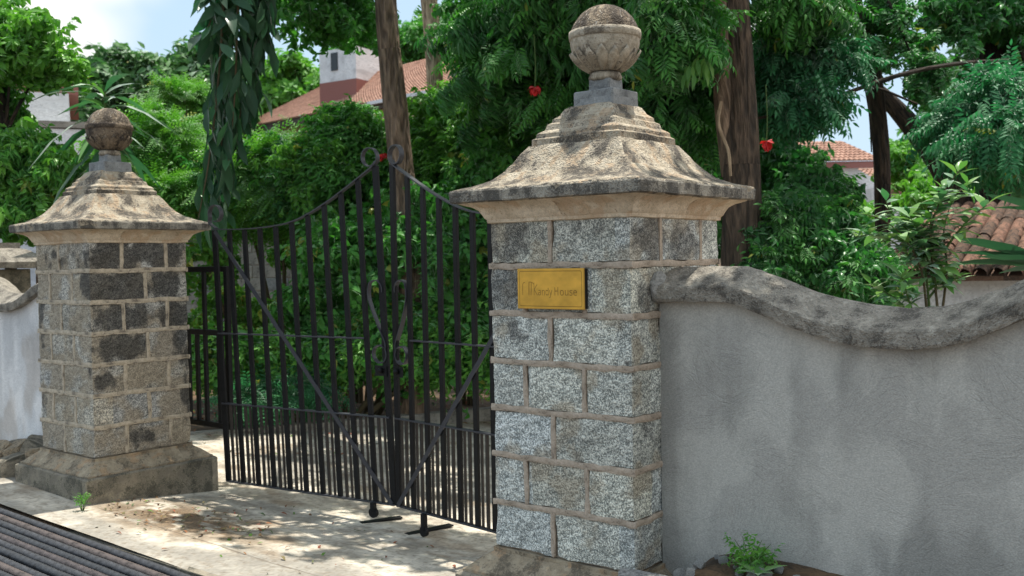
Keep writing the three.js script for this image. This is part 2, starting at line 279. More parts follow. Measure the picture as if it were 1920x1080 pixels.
function ribbon(len, wid, proud, seed) {                   // raised pointing along +x, centred, lying on z = 0
  const n = Math.max(3, Math.round(len / 0.03)), g = new THREE.BoxGeometry(len, wid, proud * 2, n, 2, 1), p = g.attributes.position, uv = g.attributes.uv;
  for (let i = 0; i < p.count; i++) {
    const x = p.getX(i), y = p.getY(i), z = p.getZ(i), e = y > 0.001 ? 1 : y < -0.001 ? -1 : 0;
    p.setXYZ(i, x, y + (n2(x * 6 + seed, 3) - 0.5) * 0.008 + e * (n2(x * 30 + seed * 2, e * 9) - 0.5) * 0.007, z + (z > 0 ? (n2(x * 20 + seed, y * 40) - 0.5) * 0.006 - Math.abs(e) * 0.003 : 0));
    uv.setXY(i, x + seed * 0.37, y + z);
  }
  g.computeVertexNormals(); return g;
}
function squareLathe(profile, n, amp, seed, ch = 0.007) {  // square-plan turned body: profile [half width, y]
  const pos = [], uv = [], rings = []; let run = 0;
  profile.forEach(([a, y], k) => {
    if (k) run += Math.hypot(a - profile[k - 1][0], y - profile[k - 1][1]);
    const ring = [], c = Math.min(ch, a * 0.2);
    for (let s = 0; s < 4; s++) for (let i = 0; i <= n; i++) {
      const t = -a + c + (2 * a - 2 * c) * i / n, dir = [[t, a], [a, -t], [-t, -a], [-a, t]][s];
      const q = (o) => (n3(dir[0] * 9 + seed + o, y * 9 + o * 3, dir[1] * 9) - 0.5) * amp + (n3(dir[0] * 31 + seed + o, y * 31, dir[1] * 31 + o) - 0.5) * amp * 0.5;
      ring.push([dir[0] + q(1), y + q(5), dir[1] + q(11), s * 1.3 + t + seed * 0.21, run + seed * 0.13]);
    }
    rings.push(ring);
  });
  const m = rings[0].length, put = v => { pos.push(v[0], v[1], v[2]); uv.push(v[3], v[4]); };
  for (let k = 0; k < rings.length - 1; k++) for (let i = 0; i < m; i++) { const j = (i + 1) % m, a = rings[k][i], c = rings[k + 1][i]; let b = rings[k][j], d = rings[k + 1][j]; if (i % (n + 1) === n) { b = [b[0], b[1], b[2], a[3] + ch, a[4]]; d = [d[0], d[1], d[2], c[3] + ch, c[4]]; } put(a); put(b); put(d); put(a); put(d); put(c); }
  for (const [k, f] of [[0, -1], [rings.length - 1, 1]]) { const r = rings[k], c = [0, profile[k][1], 0, 0, 0]; for (let i = 0; i < m; i++) { const j = (i + 1) % m; if (f > 0) { put(c); put(r[i]); put(r[j]); } else { put(c); put(r[j]); put(r[i]); } } }
  const g = new THREE.BufferGeometry(); g.setAttribute('position', new THREE.Float32BufferAttribute(pos, 3)); g.setAttribute('uv', new THREE.Float32BufferAttribute(uv, 2)); return toCreasedNormals(g, 0.5);
}
// the profile resampled so that the unevenness has points to act on
function fine(profile, d) { const o = [profile[0]]; for (let i = 1; i < profile.length; i++) { const [a, b] = [profile[i - 1], profile[i]], n = Math.max(1, Math.round(Math.hypot(a[0] - b[0], a[1] - b[1]) / d)); for (let k = 1; k <= n; k++) o.push([mix(a[0], b[0], k / n), mix(a[1], b[1], k / n)]); } return o; }
function lathe(profile, seg = 40, amp = 0, seed = 0) {
  const g = new THREE.LatheGeometry(profile.map(p => new THREE.Vector2(p[0], p[1])), seg), p = g.attributes.position, uv = g.attributes.uv;
  for (let i = 0; i < p.count; i++) { const x = p.getX(i), y = p.getY(i), z = p.getZ(i), k = 1 + amp * (n3(x * 22 + seed, y * 22, z * 22) - 0.5) + amp * 0.6 * (n3(x * 60, y * 60 + seed, z * 60) - 0.5); p.setXYZ(i, x * k, y, z * k); uv.setXY(i, uv.getX(i) * 1.03, y * 1.0 + seed * 0.17); }
  g.computeVertexNormals(); return g;
}
function pillar(cx, cz, baseY, near, label) {
  const o = thing('gate_pillar', label, 'gate pillar', [cx, baseY, cz]), add = (n, g, m, par = o) => part(n, g.translate(0, par === o ? -baseY : 0, 0), m, par);
  const ash = ashlarMaterial(near), mort = near ? mat.mortar : mat.mortarGrey, S = near ? 0 : 100;
  add('plinth', squareLathe(fine([[HS + 0.14, -0.05], [HS + 0.14, 0.355], [HS + 0.128, 0.366]], 0.06), 16, 0.010, S + 3), mat.plinth);
  add('base_moulding', squareLathe(fine([[HS + 0.115, 0.36], [HS + 0.115, 0.378], [HS + 0.10, 0.384], [HS + 0.055, 0.425], [HS + 0.012, 0.455], [HS + 0.012, 0.474]], 0.03), 18, 0.006, S + 4), mat.splay);
  add('core', box(-HS + 0.02, HS - 0.02, 0.44, 2.0, -HS + 0.02, HS - 0.02), mort);
  const f = t => -HS + SIDE * t, gap = 0.010; let id = S;
  for (let k = 0; k < 7; k++) {                            // courses from the bottom; the top one is odd
    const y0 = Y_BASE + k * COURSE + gap, y1 = y0 + COURSE - 2 * gap, odd = (6 - k) % 2 === 0, w = id => 0.014 * (hash2(id, 5) - 0.5);
    const J = odd ? { a: [0.45], b: [0.32, 0.78] } : { a: [0.25, 0.68], b: [0.56] };
    const st = (x0, x1, z0, z1) => add('stone', stone(x0, x1, y0, y1, z0, z1, ++id), ash);
    const ja = J.a.map((t, i) => f(t) + w(k * 7 + i + S)), jb = J.b.map((t, i) => HS - SIDE * t + w(k * 9 + i + S + 40));
    if (odd) {
      st(ja[0] + gap, HS, jb[0] + gap, HS); st(-HS, ja[0] - gap, -jb[1] + gap, HS); st(0.13, HS, jb[1] + gap, jb[0] - gap);
      st(-HS, -ja[0] - gap, -HS, -jb[0] - gap); st(-ja[0] + gap, HS, -HS, jb[1] - gap); st(-HS, -0.13, -jb[0] + gap, -jb[1] - gap);
    } else {
      st(ja[1] + gap, HS, jb[0] + gap, HS); st(ja[0] + gap, ja[1] - gap, 0.13, HS); st(-HS, ja[0] - gap, -jb[0] + gap, HS);
      st(-HS, -ja[1] - gap, -HS, -jb[0] - gap); st(-ja[1] + gap, -ja[0] - gap, -HS, -0.13); st(-ja[0] + gap, HS, -HS, jb[0] - gap);
    }
    const yc = (y0 + y1) / 2, wv = near ? 0.022 : 0.027;
    const vj = (x, z, turn) => { const g = ribbon(COURSE - 0.022, wv, 0.006, ++id * 1.7); g.rotateZ(Math.PI / 2); g.rotateY(turn); g.translate(x, yc, z); add('mortar_joint', g, mort); };
    for (const x of ja) { vj(x, HS, 0); vj(-x, -HS, Math.PI); }
    for (const z of jb) { vj(HS, z, Math.PI / 2); vj(-HS, -z, -Math.PI / 2); }
    if (k) for (let s = 0; s < 4; s++) { const g = ribbon(s % 2 ? SIDE - 0.02 : SIDE + 0.022, near ? 0.027 : 0.031, 0.006, ++id * 1.3); g.translate(0, Y_BASE + k * COURSE, HS); g.rotateY(s * Math.PI / 2); add('mortar_joint', g, mort); }
  }
  add('cornice', squareLathe(fine([[HS - 0.01, 1.985], [HS + 0.012, 1.99], [HS + 0.014, 2.005], [HS + 0.022, 2.012], [HS + 0.028, 2.025], [HS + 0.042, 2.048], [HS + 0.065, 2.064], [HS + 0.105, 2.078], [HS + 0.112, 2.088]], 0.015), 26, 0.006, S + 6), mat.cornice);
  const cap = add('cap', squareLathe(fine([[0.500, 2.081], [0.515, 2.086], [0.517, 2.134], [0.512, 2.142], [0.445, 2.160], [0.384, 2.190], [0.342, 2.227], [0.308, 2.267], [0.280, 2.311], [0.256, 2.345]], 0.028), 34, 0.010, S + 8), mat.roof);
  part('cap_edge', squareLathe(fine([[0.505, 2.0805], [0.5185, 2.085], [0.5205, 2.130], [0.516, 2.138]], 0.02).map(p => [p[0], p[1] - baseY]), 40, 0.005, S + 8), mat.slab, cap);
  add('stepped_crown', squareLathe(fine([[0.244, 2.335], [0.244, 2.376], [0.230, 2.384], [0.228, 2.402], [0.222, 2.408], [0.200, 2.420], [0.192, 2.446], [0.176, 2.455], [0.172, 2.472], [0.150, 2.488], [0.132, 2.518], [0.112, 2.530]], 0.016), 20, 0.006, S + 10), mat.roof);
  const fx = 0.014, fin = (n, g, m) => { g.translate(fx, 0, 0); return add(n, g, m); };
  fin('finial_block', squareLathe(fine([[0.111, 2.520], [0.110, 2.590], [0.106, 2.595]], 0.03), 8, 0.004, S + 12), mat.block);
  fin('finial_neck', squareLathe(fine([[0.060, 2.588], [0.058, 2.650]], 0.03), 6, 0.003, S + 13), mat.block);
  fin('collar', lathe([[0.0, 2.645], [0.064, 2.645], [0.076, 2.652], [0.079, 2.662], [0.074, 2.672], [0.070, 2.684], [0.0, 2.684]], 40, 0.01), mat.bowl);
  const C = 2.836, R = 0.163, arc = (a, b, n = 12, r = R) => { const o = []; for (let i = 0; i <= n; i++) { const t = mix(a, b, i / n); o.push([Math.max(0.0005, Math.cos(t) * r), C + Math.sin(t) * r]); } return o; };
  fin('ball_bowl', lathe(arc(-1.15, 0.04, 14), 48, 0.012, 1), near ? mat.bowl : mat.bowlDark);
  fin('ball_band', lathe([[0.158, C + 0.0], [0.168, C + 0.002], [0.170, C + 0.022], [0.168, C + 0.038], [0.150, C + 0.042]], 48, 0.012, 2), near ? mat.bowl : mat.bowlDark);
  fin('ball_dome', lathe(arc(0.22, Math.PI / 2, 16, R + 0.001), 48, 0.022, 3), mat.dome);
  for (let k = 0; k < 16; k++) {                           // lotus petals round the bowl
    const g = new THREE.PlaneGeometry(1, 1, 8, 12), p = g.attributes.position, uv = g.attributes.uv, a0 = k / 16 * Math.PI * 2 + 0.1, back = k % 2;
    for (let i = 0; i < p.count; i++) {
      const s = p.getX(i) * 2, t = p.getY(i) + 0.5, w = 0.196 * (t < 0.66 ? 1 : Math.pow(Math.max(0, 1 - (t - 0.66) / 0.34), 0.85)), el = mix(-1.10, back ? -0.26 : -0.32, t), edge = Math.abs(s);
      const r = R + (t > 0.99 ? -0.002 : 0.006 + 0.012 * t - 0.010 * edge * edge * (1 - 0.4 * t)), a = a0 + s * w;
      p.setXYZ(i, Math.cos(a) * Math.cos(el) * r, C + Math.sin(el) * r, -Math.sin(a) * Math.cos(el) * r); uv.setXY(i, a * 0.16, t * 0.16);
    }
    g.computeVertexNormals(); fin('petal', g, near ? mat.bowl : mat.bowlDark);
  }
  return o;
}
const XL = -4.4484;
pillar(-HS, -HS, 0.10, true, 'large square stone gate pillar carrying the brass name plate');
pillar(XL - HS, -HS, 0.12, false, 'square stone gate pillar blackened by lichen, beside the white wall');

// ------------------------------------------------------------------ brass name plate
{
  const W = 1024, H = 512, cv = document.createElement('canvas'); cv.width = W; cv.height = H; const c = cv.getContext('2d');
  const paint = (base, ink, frame) => {
    c.fillStyle = base; c.fillRect(0, 0, W, H); c.strokeStyle = frame; c.lineWidth = 7; c.beginPath(); c.roundRect(28, 28, W - 56, H - 56, 26); c.stroke();
    c.strokeStyle = ink; c.lineWidth = 8; const y0 = 170, y1 = 342;
    c.beginPath(); c.moveTo(78, y1); c.lineTo(78, 215); c.quadraticCurveTo(82, 176, 118, 172); c.stroke();                 // the monogram of upright strokes
    for (const x of [176, 196, 222]) { c.beginPath(); c.moveTo(x, y0 + 8); c.lineTo(x, y1); c.stroke(); }
    c.beginPath(); c.moveTo(176, 172); c.quadraticCurveTo(228, 160, 262, 200); c.stroke();
    c.beginPath(); c.moveTo(262, 172); c.lineTo(262, y1); c.moveTo(312, 200); c.lineTo(264, 268); c.lineTo(316, y1); c.stroke();   // K
    c.fillStyle = ink; c.font = '128px sans-serif'; c.textBaseline = 'alphabetic';
    c.fillText('andy', 322, y1, 226); c.font = '150px sans-serif'; c.fillText('H', 572, y1, 80); c.font = '128px sans-serif'; c.fillText('ouse', 660, y1, 270);
  };
  paint('#e0ae48', '#aa8034', '#a88034');
  const img = c.getImageData(0, 0, W, H).data, map = tex(W, H, (i, j) => { const k = ((H - 1 - j) * W + i) * 4, m = 0.86 + 0.24 * f2(i / 150, j / 110, 4) + (hash2(i, j) - 0.5) * 0.03; return [img[k] * m, img[k + 1] * m, img[k + 2] * (m * 1.0)]; });
  paint('#c0c0c0', '#202020', '#303030');
  const img2 = c.getImageData(0, 0, W, H).data, bm = tex(W, H, (i, j) => img2[((H - 1 - j) * W + i) * 4] + 40 * f2(i / 190, j / 150, 2), { gray: true });
  const brass = M({ map, bumpMap: bm, bumpScale: 0.003, metalness: 0.55, roughness: 0.42 }), edge = M({ color: 0xc99d48, metalness: 0.7, roughness: 0.4 });
  const x0 = -0.587, x1 = -0.217, y0 = 1.596, y1 = 1.777, t = thing('name_plate', 'brass name plate engraved with the house name, fixed to the pillar', 'sign', [x0, y0, 0.012]);
  part('backing_board', box(0.006, x1 - x0 - 0.002, 0.004, y1 - y0 - 0.004, -0.012, 0.012, 0.002), M({ color: 0x14110d }), t);
  const pl = part('plate', box(0, x1 - x0, 0, y1 - y0, 0.012, 0.018, 0.002), edge, t);
  const g = new THREE.PlaneGeometry(x1 - x0 - 0.006, y1 - y0 - 0.006); g.translate((x1 - x0) / 2, (y1 - y0) / 2, 0.0186); part('engraved_face', g, brass, pl);
}

// ------------------------------------------------------------------ garden walls with a waved coping
function plaster(light, mid, dark, seed, amt) {
  const S = 1024, cv = document.createElement('canvas'); cv.width = cv.height = S; const c = cv.getContext('2d'), r = rng(seed);
  c.fillStyle = '#909090'; c.fillRect(0, 0, S, S); c.lineCap = 'round';
  for (let k = 0; k < 3000; k++) { const x = r() * S, y = r() * S; if (f2(x / 130 + seed, y / 110 + 4, 3) < 0.47) continue; const a = (f2(x / 160 + seed, y / 160, 2) - 0.5) * 5, l = 14 + r() * 62, v = Math.floor(r() < 0.6 ? 60 + r() * 50 : 170 + r() * 50); c.strokeStyle = `rgba(${v},${v},${v},0.5)`; c.lineWidth = 1.2 + r() * 2.4; c.beginPath(); c.moveTo(x, y); c.quadraticCurveTo(x + Math.cos(a) * l / 2 + (r() - 0.5) * 8, y + Math.sin(a) * l / 2 + (r() - 0.5) * 8, x + Math.cos(a) * l, y + Math.sin(a) * l); c.stroke(); }
  const im = c.getImageData(0, 0, S, S).data, sc = (i, j) => im[(j * S + i) * 4] / 255;
  const bm = tex(S, S, (i, j) => 255 * clamp(sc(i, j) * 0.6 + 0.28 * speck(i, j, 2.5, seed) + 0.12 * f2(i / 60, j / 60, 3)), { gray: true, sx: 1.15, sy: 1.15 });
  const W = 2048, map = tex(W, 1024, (i, j) => {
    const x = i / W * 4, y = j / 1024 * 2, b1 = f2(x * 2.0 + seed + 0.6 * f2(x * 3, y * 3, 2), y * 1.7, 5), b2 = f2(x * 6 + 9, y * 4.2 + seed, 5), st = f2(x * 8 + seed, y * 0.8, 4), g = speck(i, j, 2, seed);
    let k = lerp3(mid, light, step(0.40, 0.60, b2)); k = lerp3(k, dark, step(0.44, 0.62, b1 * 0.6 + st * 0.28 + b2 * 0.12) * amt); k = lerp3(k, [150, 134, 118], step(0.58, 0.72, f2(x * 3 + 50, y * 2 + seed, 4)) * 0.30);
    const s = 0.90 + 0.14 * g + (sc(Math.floor(i * 1.739) % S, Math.floor(j * 1.739) % S) - 0.56) * 0.34; return [k[0] * s, k[1] * s, k[2] * s];
  }, { sx: 4, sy: 2 });
  return M({ map, bumpMap: bm, bumpScale: 0.005, roughness: 0.93 });
}
mat.grey = plaster([190, 187, 178], [176, 173, 165], [148, 146, 139], 61, 0.85);
mat.white = plaster([234, 234, 234], [218, 219, 220], [180, 182, 184], 67, 0.5);
const wave = lineFn((() => { const c = [[0, 1.627], [0.36, 1.626], [0.43, 1.606], [0.514, 1.574], [0.60, 1.542], [0.70, 1.508], [0.80, 1.484], [0.90, 1.470], [1.0, 1.463], [1.10, 1.463], [1.18, 1.472], [1.26, 1.492], [1.386, 1.543], [1.47, 1.586], [1.6, 1.640], [1.72, 1.66], [2.0, 1.665]]; return c.concat(c.map(p => [4.0 - p[0], p[1]]).reverse().slice(1)); })());
function gardenWall(x, sign, len, wallMat, label) {
  const base = 0.0, o = thing('garden_wall', label, 'wall', [x, base, -0.227]), xs = range(0, len, 0.04), pos = [], uv = [], quad = (a, b, c, d) => { for (const v of [a, b, c, a, c, d]) { pos.push(v[0], v[1], v[2]); uv.push(v[3], v[4]); } };
  const P = (t, y, z) => [sign * t, y, z, Math.abs(z) > 0.1 && y < 0 ? t : t + (z < -0.1 ? 0.3 : 0), y];
  const top = t => wave(t) + 0.02;
  for (let i = 0; i < xs.length - 1; i++) for (let k = 0; k < 12; k++) { const a = xs[i], b = xs[i + 1], f0 = k / 12, f1 = (k + 1) / 12, e = (t, f) => 0.007 * (f2(t * 2.5 + 3, f * 6, 3) - 0.5); for (const z of [0, -0.23]) quad(P(a, mix(-0.1, top(a), f0), z + e(a, f0)), P(b, mix(-0.1, top(b), f0), z + e(b, f0)), P(b, mix(-0.1, top(b), f1), z + e(b, f1)), P(a, mix(-0.1, top(a), f1), z + e(a, f1))); }
  quad(P(len, -0.1, 0), P(len, -0.1, -0.23), P(len, top(len), -0.23), P(len, top(len), 0));
  const g = new THREE.BufferGeometry(); g.setAttribute('position', new THREE.Float32BufferAttribute(pos, 3)); g.setAttribute('uv', new THREE.Float32BufferAttribute(uv, 2)); part('plastered_wall', toCreasedNormals(g, 0.6), wallMat, o);
  // coping: front edge upright, top sloping up to a rounded ridge
  const sec = [[0.0, 0.003], [0.058, 0.0], [0.062, 0.012], [0.063, 0.062], [0.058, 0.069], [0.0, 0.098], [-0.06, 0.128], [-0.098, 0.147], [-0.13, 0.147], [-0.19, 0.122], [-0.26, 0.09], [-0.292, 0.066], [-0.294, 0.01], [-0.23, 0.003]];
  const rp = [], ru = [], sx = range(0.004, len, 0.03); let per = [0]; for (let k = 1; k < sec.length; k++) per.push(per[k - 1] + Math.hypot(sec[k][0] - sec[k - 1][0], sec[k][1] - sec[k - 1][1]));
  const Q = (t, k) => { const [z, y] = sec[k], q = s => 0.007 * (n3(t * 8 + s, y * 14 + k * 0.3, z * 14 + s) - 0.5) + 0.005 * (n3(t * 30 + s, k * 1.7, s) - 0.5); const edge = t < 0.03 ? 0.008 : 0; return [sign * t, wave(t) + y + q(1) - edge * (y > 0.05 ? 1 : 0), z + q(7), t, per[k]]; };
  const quad2 = (a, b, c, d) => { for (const v of [a, b, c, a, c, d]) { rp.push(v[0], v[1], v[2]); ru.push(v[3], v[4]); } };
  for (let i = 0; i < sx.length - 1; i++) for (let k = 0; k < sec.length - 1; k++) quad2(Q(sx[i], k), Q(sx[i + 1], k), Q(sx[i + 1], k + 1), Q(sx[i], k + 1));
  for (const t of [sx[0], sx[sx.length - 1]]) for (let k = 1; k < sec.length - 1; k++) quad2(Q(t, 0), Q(t, k), Q(t, k + 1), Q(t, k + 1));
  const h = new THREE.BufferGeometry(); h.setAttribute('position', new THREE.Float32BufferAttribute(rp, 3)); h.setAttribute('uv', new THREE.Float32BufferAttribute(ru, 2)); const cop = part('coping', toCreasedNormals(h, 0.32), mat.coping, o);
  // smear of pale cement where the coping meets the pillar
  const eg = new THREE.SphereGeometry(1, 18, 12), p = eg.attributes.position; for (let i = 0; i < p.count; i++) { const a = p.getX(i), b = p.getY(i), c = p.getZ(i), k = 1 + 0.35 * (n3(a * 2.3 + 4, b * 2.3, c * 2.3) - 0.5); p.setXYZ(i, sign * (0.012 + a * 0.030 * k), wave(0) + 0.062 + b * 0.066 * k, 0.018 + c * 0.056 * k); }
  eg.computeVertexNormals(); part('cement_smear', eg, mat.copingEnd, cop);
  return o;
}
gardenWall(0, 1, 6, mat.grey, 'grey plastered garden wall with a waved lichened coping');
gardenWall(XL - SIDE, -1, 5, mat.white, 'white plastered garden wall beside the blackened pillar');

// ------------------------------------------------------------------ iron gate
mat.iron = weathered(256, 0.5, [26, 27, 29], [18, 19, 20], [10, 10, 11], { darkAmt: 0.4, scale: 30, seed: 71, bump: 0.001 }); mat.iron = new THREE.MeshPhysicalMaterial({ map: mat.iron.map, bumpMap: mat.iron.bumpMap, bumpScale: 0.001, roughness: 0.5, specularIntensity: 0.45, side: THREE.DoubleSide });
mat.ironBrown = weathered(256, 0.5, [62, 55, 49], [46, 41, 37], [26, 24, 22], { darkAmt: 0.4, scale: 30, seed: 73, bump: 0.001 }); mat.ironBrown.roughness = 0.6; mat.ironBrown.metalness = 0.2;
mat.ironSheen = new THREE.MeshPhysicalMaterial({ color: 0x3a3b40, bumpMap: mat.iron.bumpMap, bumpScale: 0.001, roughness: 0.38, specularIntensity: 0.8, side: THREE.DoubleSide });  // same iron; the lighter grey paints its sheen into the colour
const topCurve = lineFn([[-0.1, 2.086], [0, 2.084], [0.24, 2.076], [0.4, 2.076], [0.564, 2.083], [0.68, 2.092], [0.793, 2.108], [0.9, 2.136], [1.02, 2.179], [1.12, 2.222], [1.216, 2.266], [1.369, 2.345], [1.491, 2.410], [1.61, 2.475]]);
function gateLeaf(hx, hz, sign, shear, label) {
  const gy = G(hx, hz), o = thing('gate_leaf', label, 'gate', [hx, gy, hz]); o.rotation.y = sign > 0 ? Math.atan2(0.203, 1.6) : -Math.atan2(0.203, 1.6);
  const W = 1.60, X = (t, y) => sign * (t - shear * (y - 0.2));
  const fix = g => { const p = g.attributes.position; for (let i = 0; i < p.count; i++) { const t = p.getX(i), y = p.getY(i); p.setXYZ(i, X(t, y), y - gy, p.getZ(i)); } if (sign < 0 && g.index) { const d = g.index.array; for (let i = 0; i < d.length; i += 3) { const q = d[i]; d[i] = d[i + 1]; d[i + 1] = q; } } g.computeVertexNormals(); return g; };
  const add = (n, g, m = mat.iron, par = o) => part(n, fix(g), m, par), bx = (t0, t1, y0, y1, z0, z1) => box(t0, t1, y0, y1, z0, z1, 0.0015);
  for (let k = 0; k <= 10; k++) { const t = k * W / 10 * 0.985 + 0.012, w = k === 0 || k === 10 ? 0.023 : 0.0185, yt = topCurve(t) - 0.006; add(k === 0 || k === 10 ? 'stile' : 'bar', bx(t - w, t + w, 0.205, yt, -0.010, 0.010)); }
  for (let k = 0; k < 10; k++) for (const [u, w] of [[0.40, 0.010], [0.70, 0.006]]) { const t = (k + u) * W / 10 * 0.985 + 0.012; add('short_bar', bx(t - w, t + w, 0.205, 0.780, -0.008, 0.008), mat.ironBrown); }
  for (const y of [0.203, 0.784, 1.307]) add('rail', bx(0, y > 1 ? 1.42 : W, y - 0.005, y + 0.005, -0.019, 0.019), mat.ironSheen);
  add('top_rail', strip(range(-0.005, 1.585, 0.06).map(t => [t, topCurve(t) + 0.001]), 0.008, 0.036, 60), mat.ironSheen);
  const spiral = (cx, cy, r0, r1, a0, turns, n = 22) => range(0, 1, 1 / n).map(s => [cx + Math.cos(a0 + turns * s * 2 * Math.PI) * mix(r0, r1, s), cy + Math.sin(a0 + turns * s * 2 * Math.PI) * mix(r0, r1, s)]);
  const scr = (n, path, w = 0.034) => add(n, strip(path, 0.007, w, 70), mat.ironSheen);
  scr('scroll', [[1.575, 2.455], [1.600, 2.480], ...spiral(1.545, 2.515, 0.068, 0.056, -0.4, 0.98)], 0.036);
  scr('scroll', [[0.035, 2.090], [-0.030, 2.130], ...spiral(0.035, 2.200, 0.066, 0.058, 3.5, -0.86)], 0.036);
  const sx = sign > 0 ? 0.02 : 0; // the S of flat bar beside the meeting stile
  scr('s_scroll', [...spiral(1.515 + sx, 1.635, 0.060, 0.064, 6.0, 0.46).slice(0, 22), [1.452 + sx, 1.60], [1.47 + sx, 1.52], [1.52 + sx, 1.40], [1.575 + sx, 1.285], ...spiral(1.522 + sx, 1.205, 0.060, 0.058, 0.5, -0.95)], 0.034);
  add('brace', strip([[0.03, 2.07], [0.6, 2.07 - 1.86 * 0.57 / 1.55], [1.58, 0.21]], 0.032, 0.006, 8), mat.ironSheen).position.z = 0.015;
  add('latch_knob', new THREE.SphereGeometry(0.020, 14, 10).translate(1.555, 1.098, 0.030)); add('latch_plate', bx(1.50, 1.60, 1.06, 1.13, 0.011, 0.017));
  const ct = sign > 0 ? 1.43 : 1.29, w = add('caster', new THREE.CylinderGeometry(0.034, 0.034, 0.024, 20).rotateX(Math.PI / 2).translate(ct, gy + 0.040, 0.03)), fork = bx(ct - 0.016, ct + 0.016, gy + 0.045, 0.206, 0.014, 0.046);
  add('caster_fork', fork); return o;
}
gateLeaf(-4.142, -0.872, 1, 0.045, 'black iron gate leaf hung at the lichen-blackened pillar');
gateLeaf(-0.945, -0.872, -1, 0, 'black iron gate leaf hung behind the pillar with the name plate');
{ // fixed panel closing the gap between pillar and gate
  const gy = G(-4.4, -0.95), o = thing('fence_panel', 'narrow black iron panel filling the gap between pillar and gate', 'fence', [-4.9, gy, -0.935]), a = (n, g) => part(n, g.translate(0, -gy, 0), mat.iron, o);
  for (const y of [1.787, 1.302, 0.595]) a('rail', box(0, 0.74, y - 0.021, y + 0.021, -0.016, 0.016, 0.003));
  for (const [x, y1] of [[0.20, 1.30], [0.315, 1.30], [0.425, 1.78], [0.60, 1.30]]) a('bar', box(x - 0.017, x + 0.017, 0.59, y1, -0.012, 0.012, 0.002));
  a('post', box(0.02, 0.06, 0.09, 1.80, -0.02, 0.02, 0.003)); a('post', box(0.70, 0.742, 0.575, 1.808, -0.018, 0.018, 0.003));
}
for (const [px, py, px2, py2] of [[676, 972, 752, 961], [762, 990, 846, 972]]) { // steel runners on the drive under the casters
  const d = (u, v) => { const q = at(u, v, 1).sub(EYE); const k = (0.095 - EYE.y) / q.y; return EYE.clone().addScaledVector(q, k); }, A = d(px, py), B = d(px2, py2), L = A.distanceTo(B);
  const m = shadows(new THREE.Mesh(box(-L / 2, L / 2, -0.004, 0.008, -0.028, 0.028, 0.002), mat.iron)); m.name = numbered('runner_plate'); m.position.copy(A).add(B).multiplyScalar(0.5); m.position.y = G(m.position.x, m.position.z) + 0.006; m.rotation.y = Math.atan2(-(B.z - A.z), B.x - A.x);
  m.userData = { label: 'flat black steel strip on the drive under a gate caster', category: 'steel strip', group: 'strips under the gate casters' }; scene.add(m);
}

// ------------------------------------------------------------------ foliage
function leafGeo(len, wid, { fold = 0.25, droop = 0.25, tip = 1, wide = 0.4 } = {}) {  // grows along +x, faces +y
  const rows = [[0.0, 0.06], [wide * 0.55, 0.72], [wide, 1], [mix(wide, 1, 0.5), 0.66], [1, 0.02]], pos = [], uv = [], idx = [];
  rows.forEach(([t, w]) => { const x = t * len, y = -droop * len * t * t, h = w * wid / 2; pos.push(x, y + h * fold, -h, x, y, 0, x, y + h * fold, h); uv.push(t, 0, t, 0.5, t, 1); });
  for (let r = 0; r < rows.length - 1; r++) for (let c = 0; c < 2; c++) { const a = r * 3 + c; idx.push(a, a + 1, a + 3, a + 1, a + 4, a + 3); }
  const g = new THREE.BufferGeometry(); g.setAttribute('position', new THREE.Float32BufferAttribute(pos, 3)); g.setAttribute('uv', new THREE.Float32BufferAttribute(uv, 2)); g.setIndex(idx); g.computeVertexNormals(); return g;
}
const E3 = (x, y, z) => new THREE.Matrix4().makeRotationFromEuler(new THREE.Euler(x, y, z, 'YZX'));
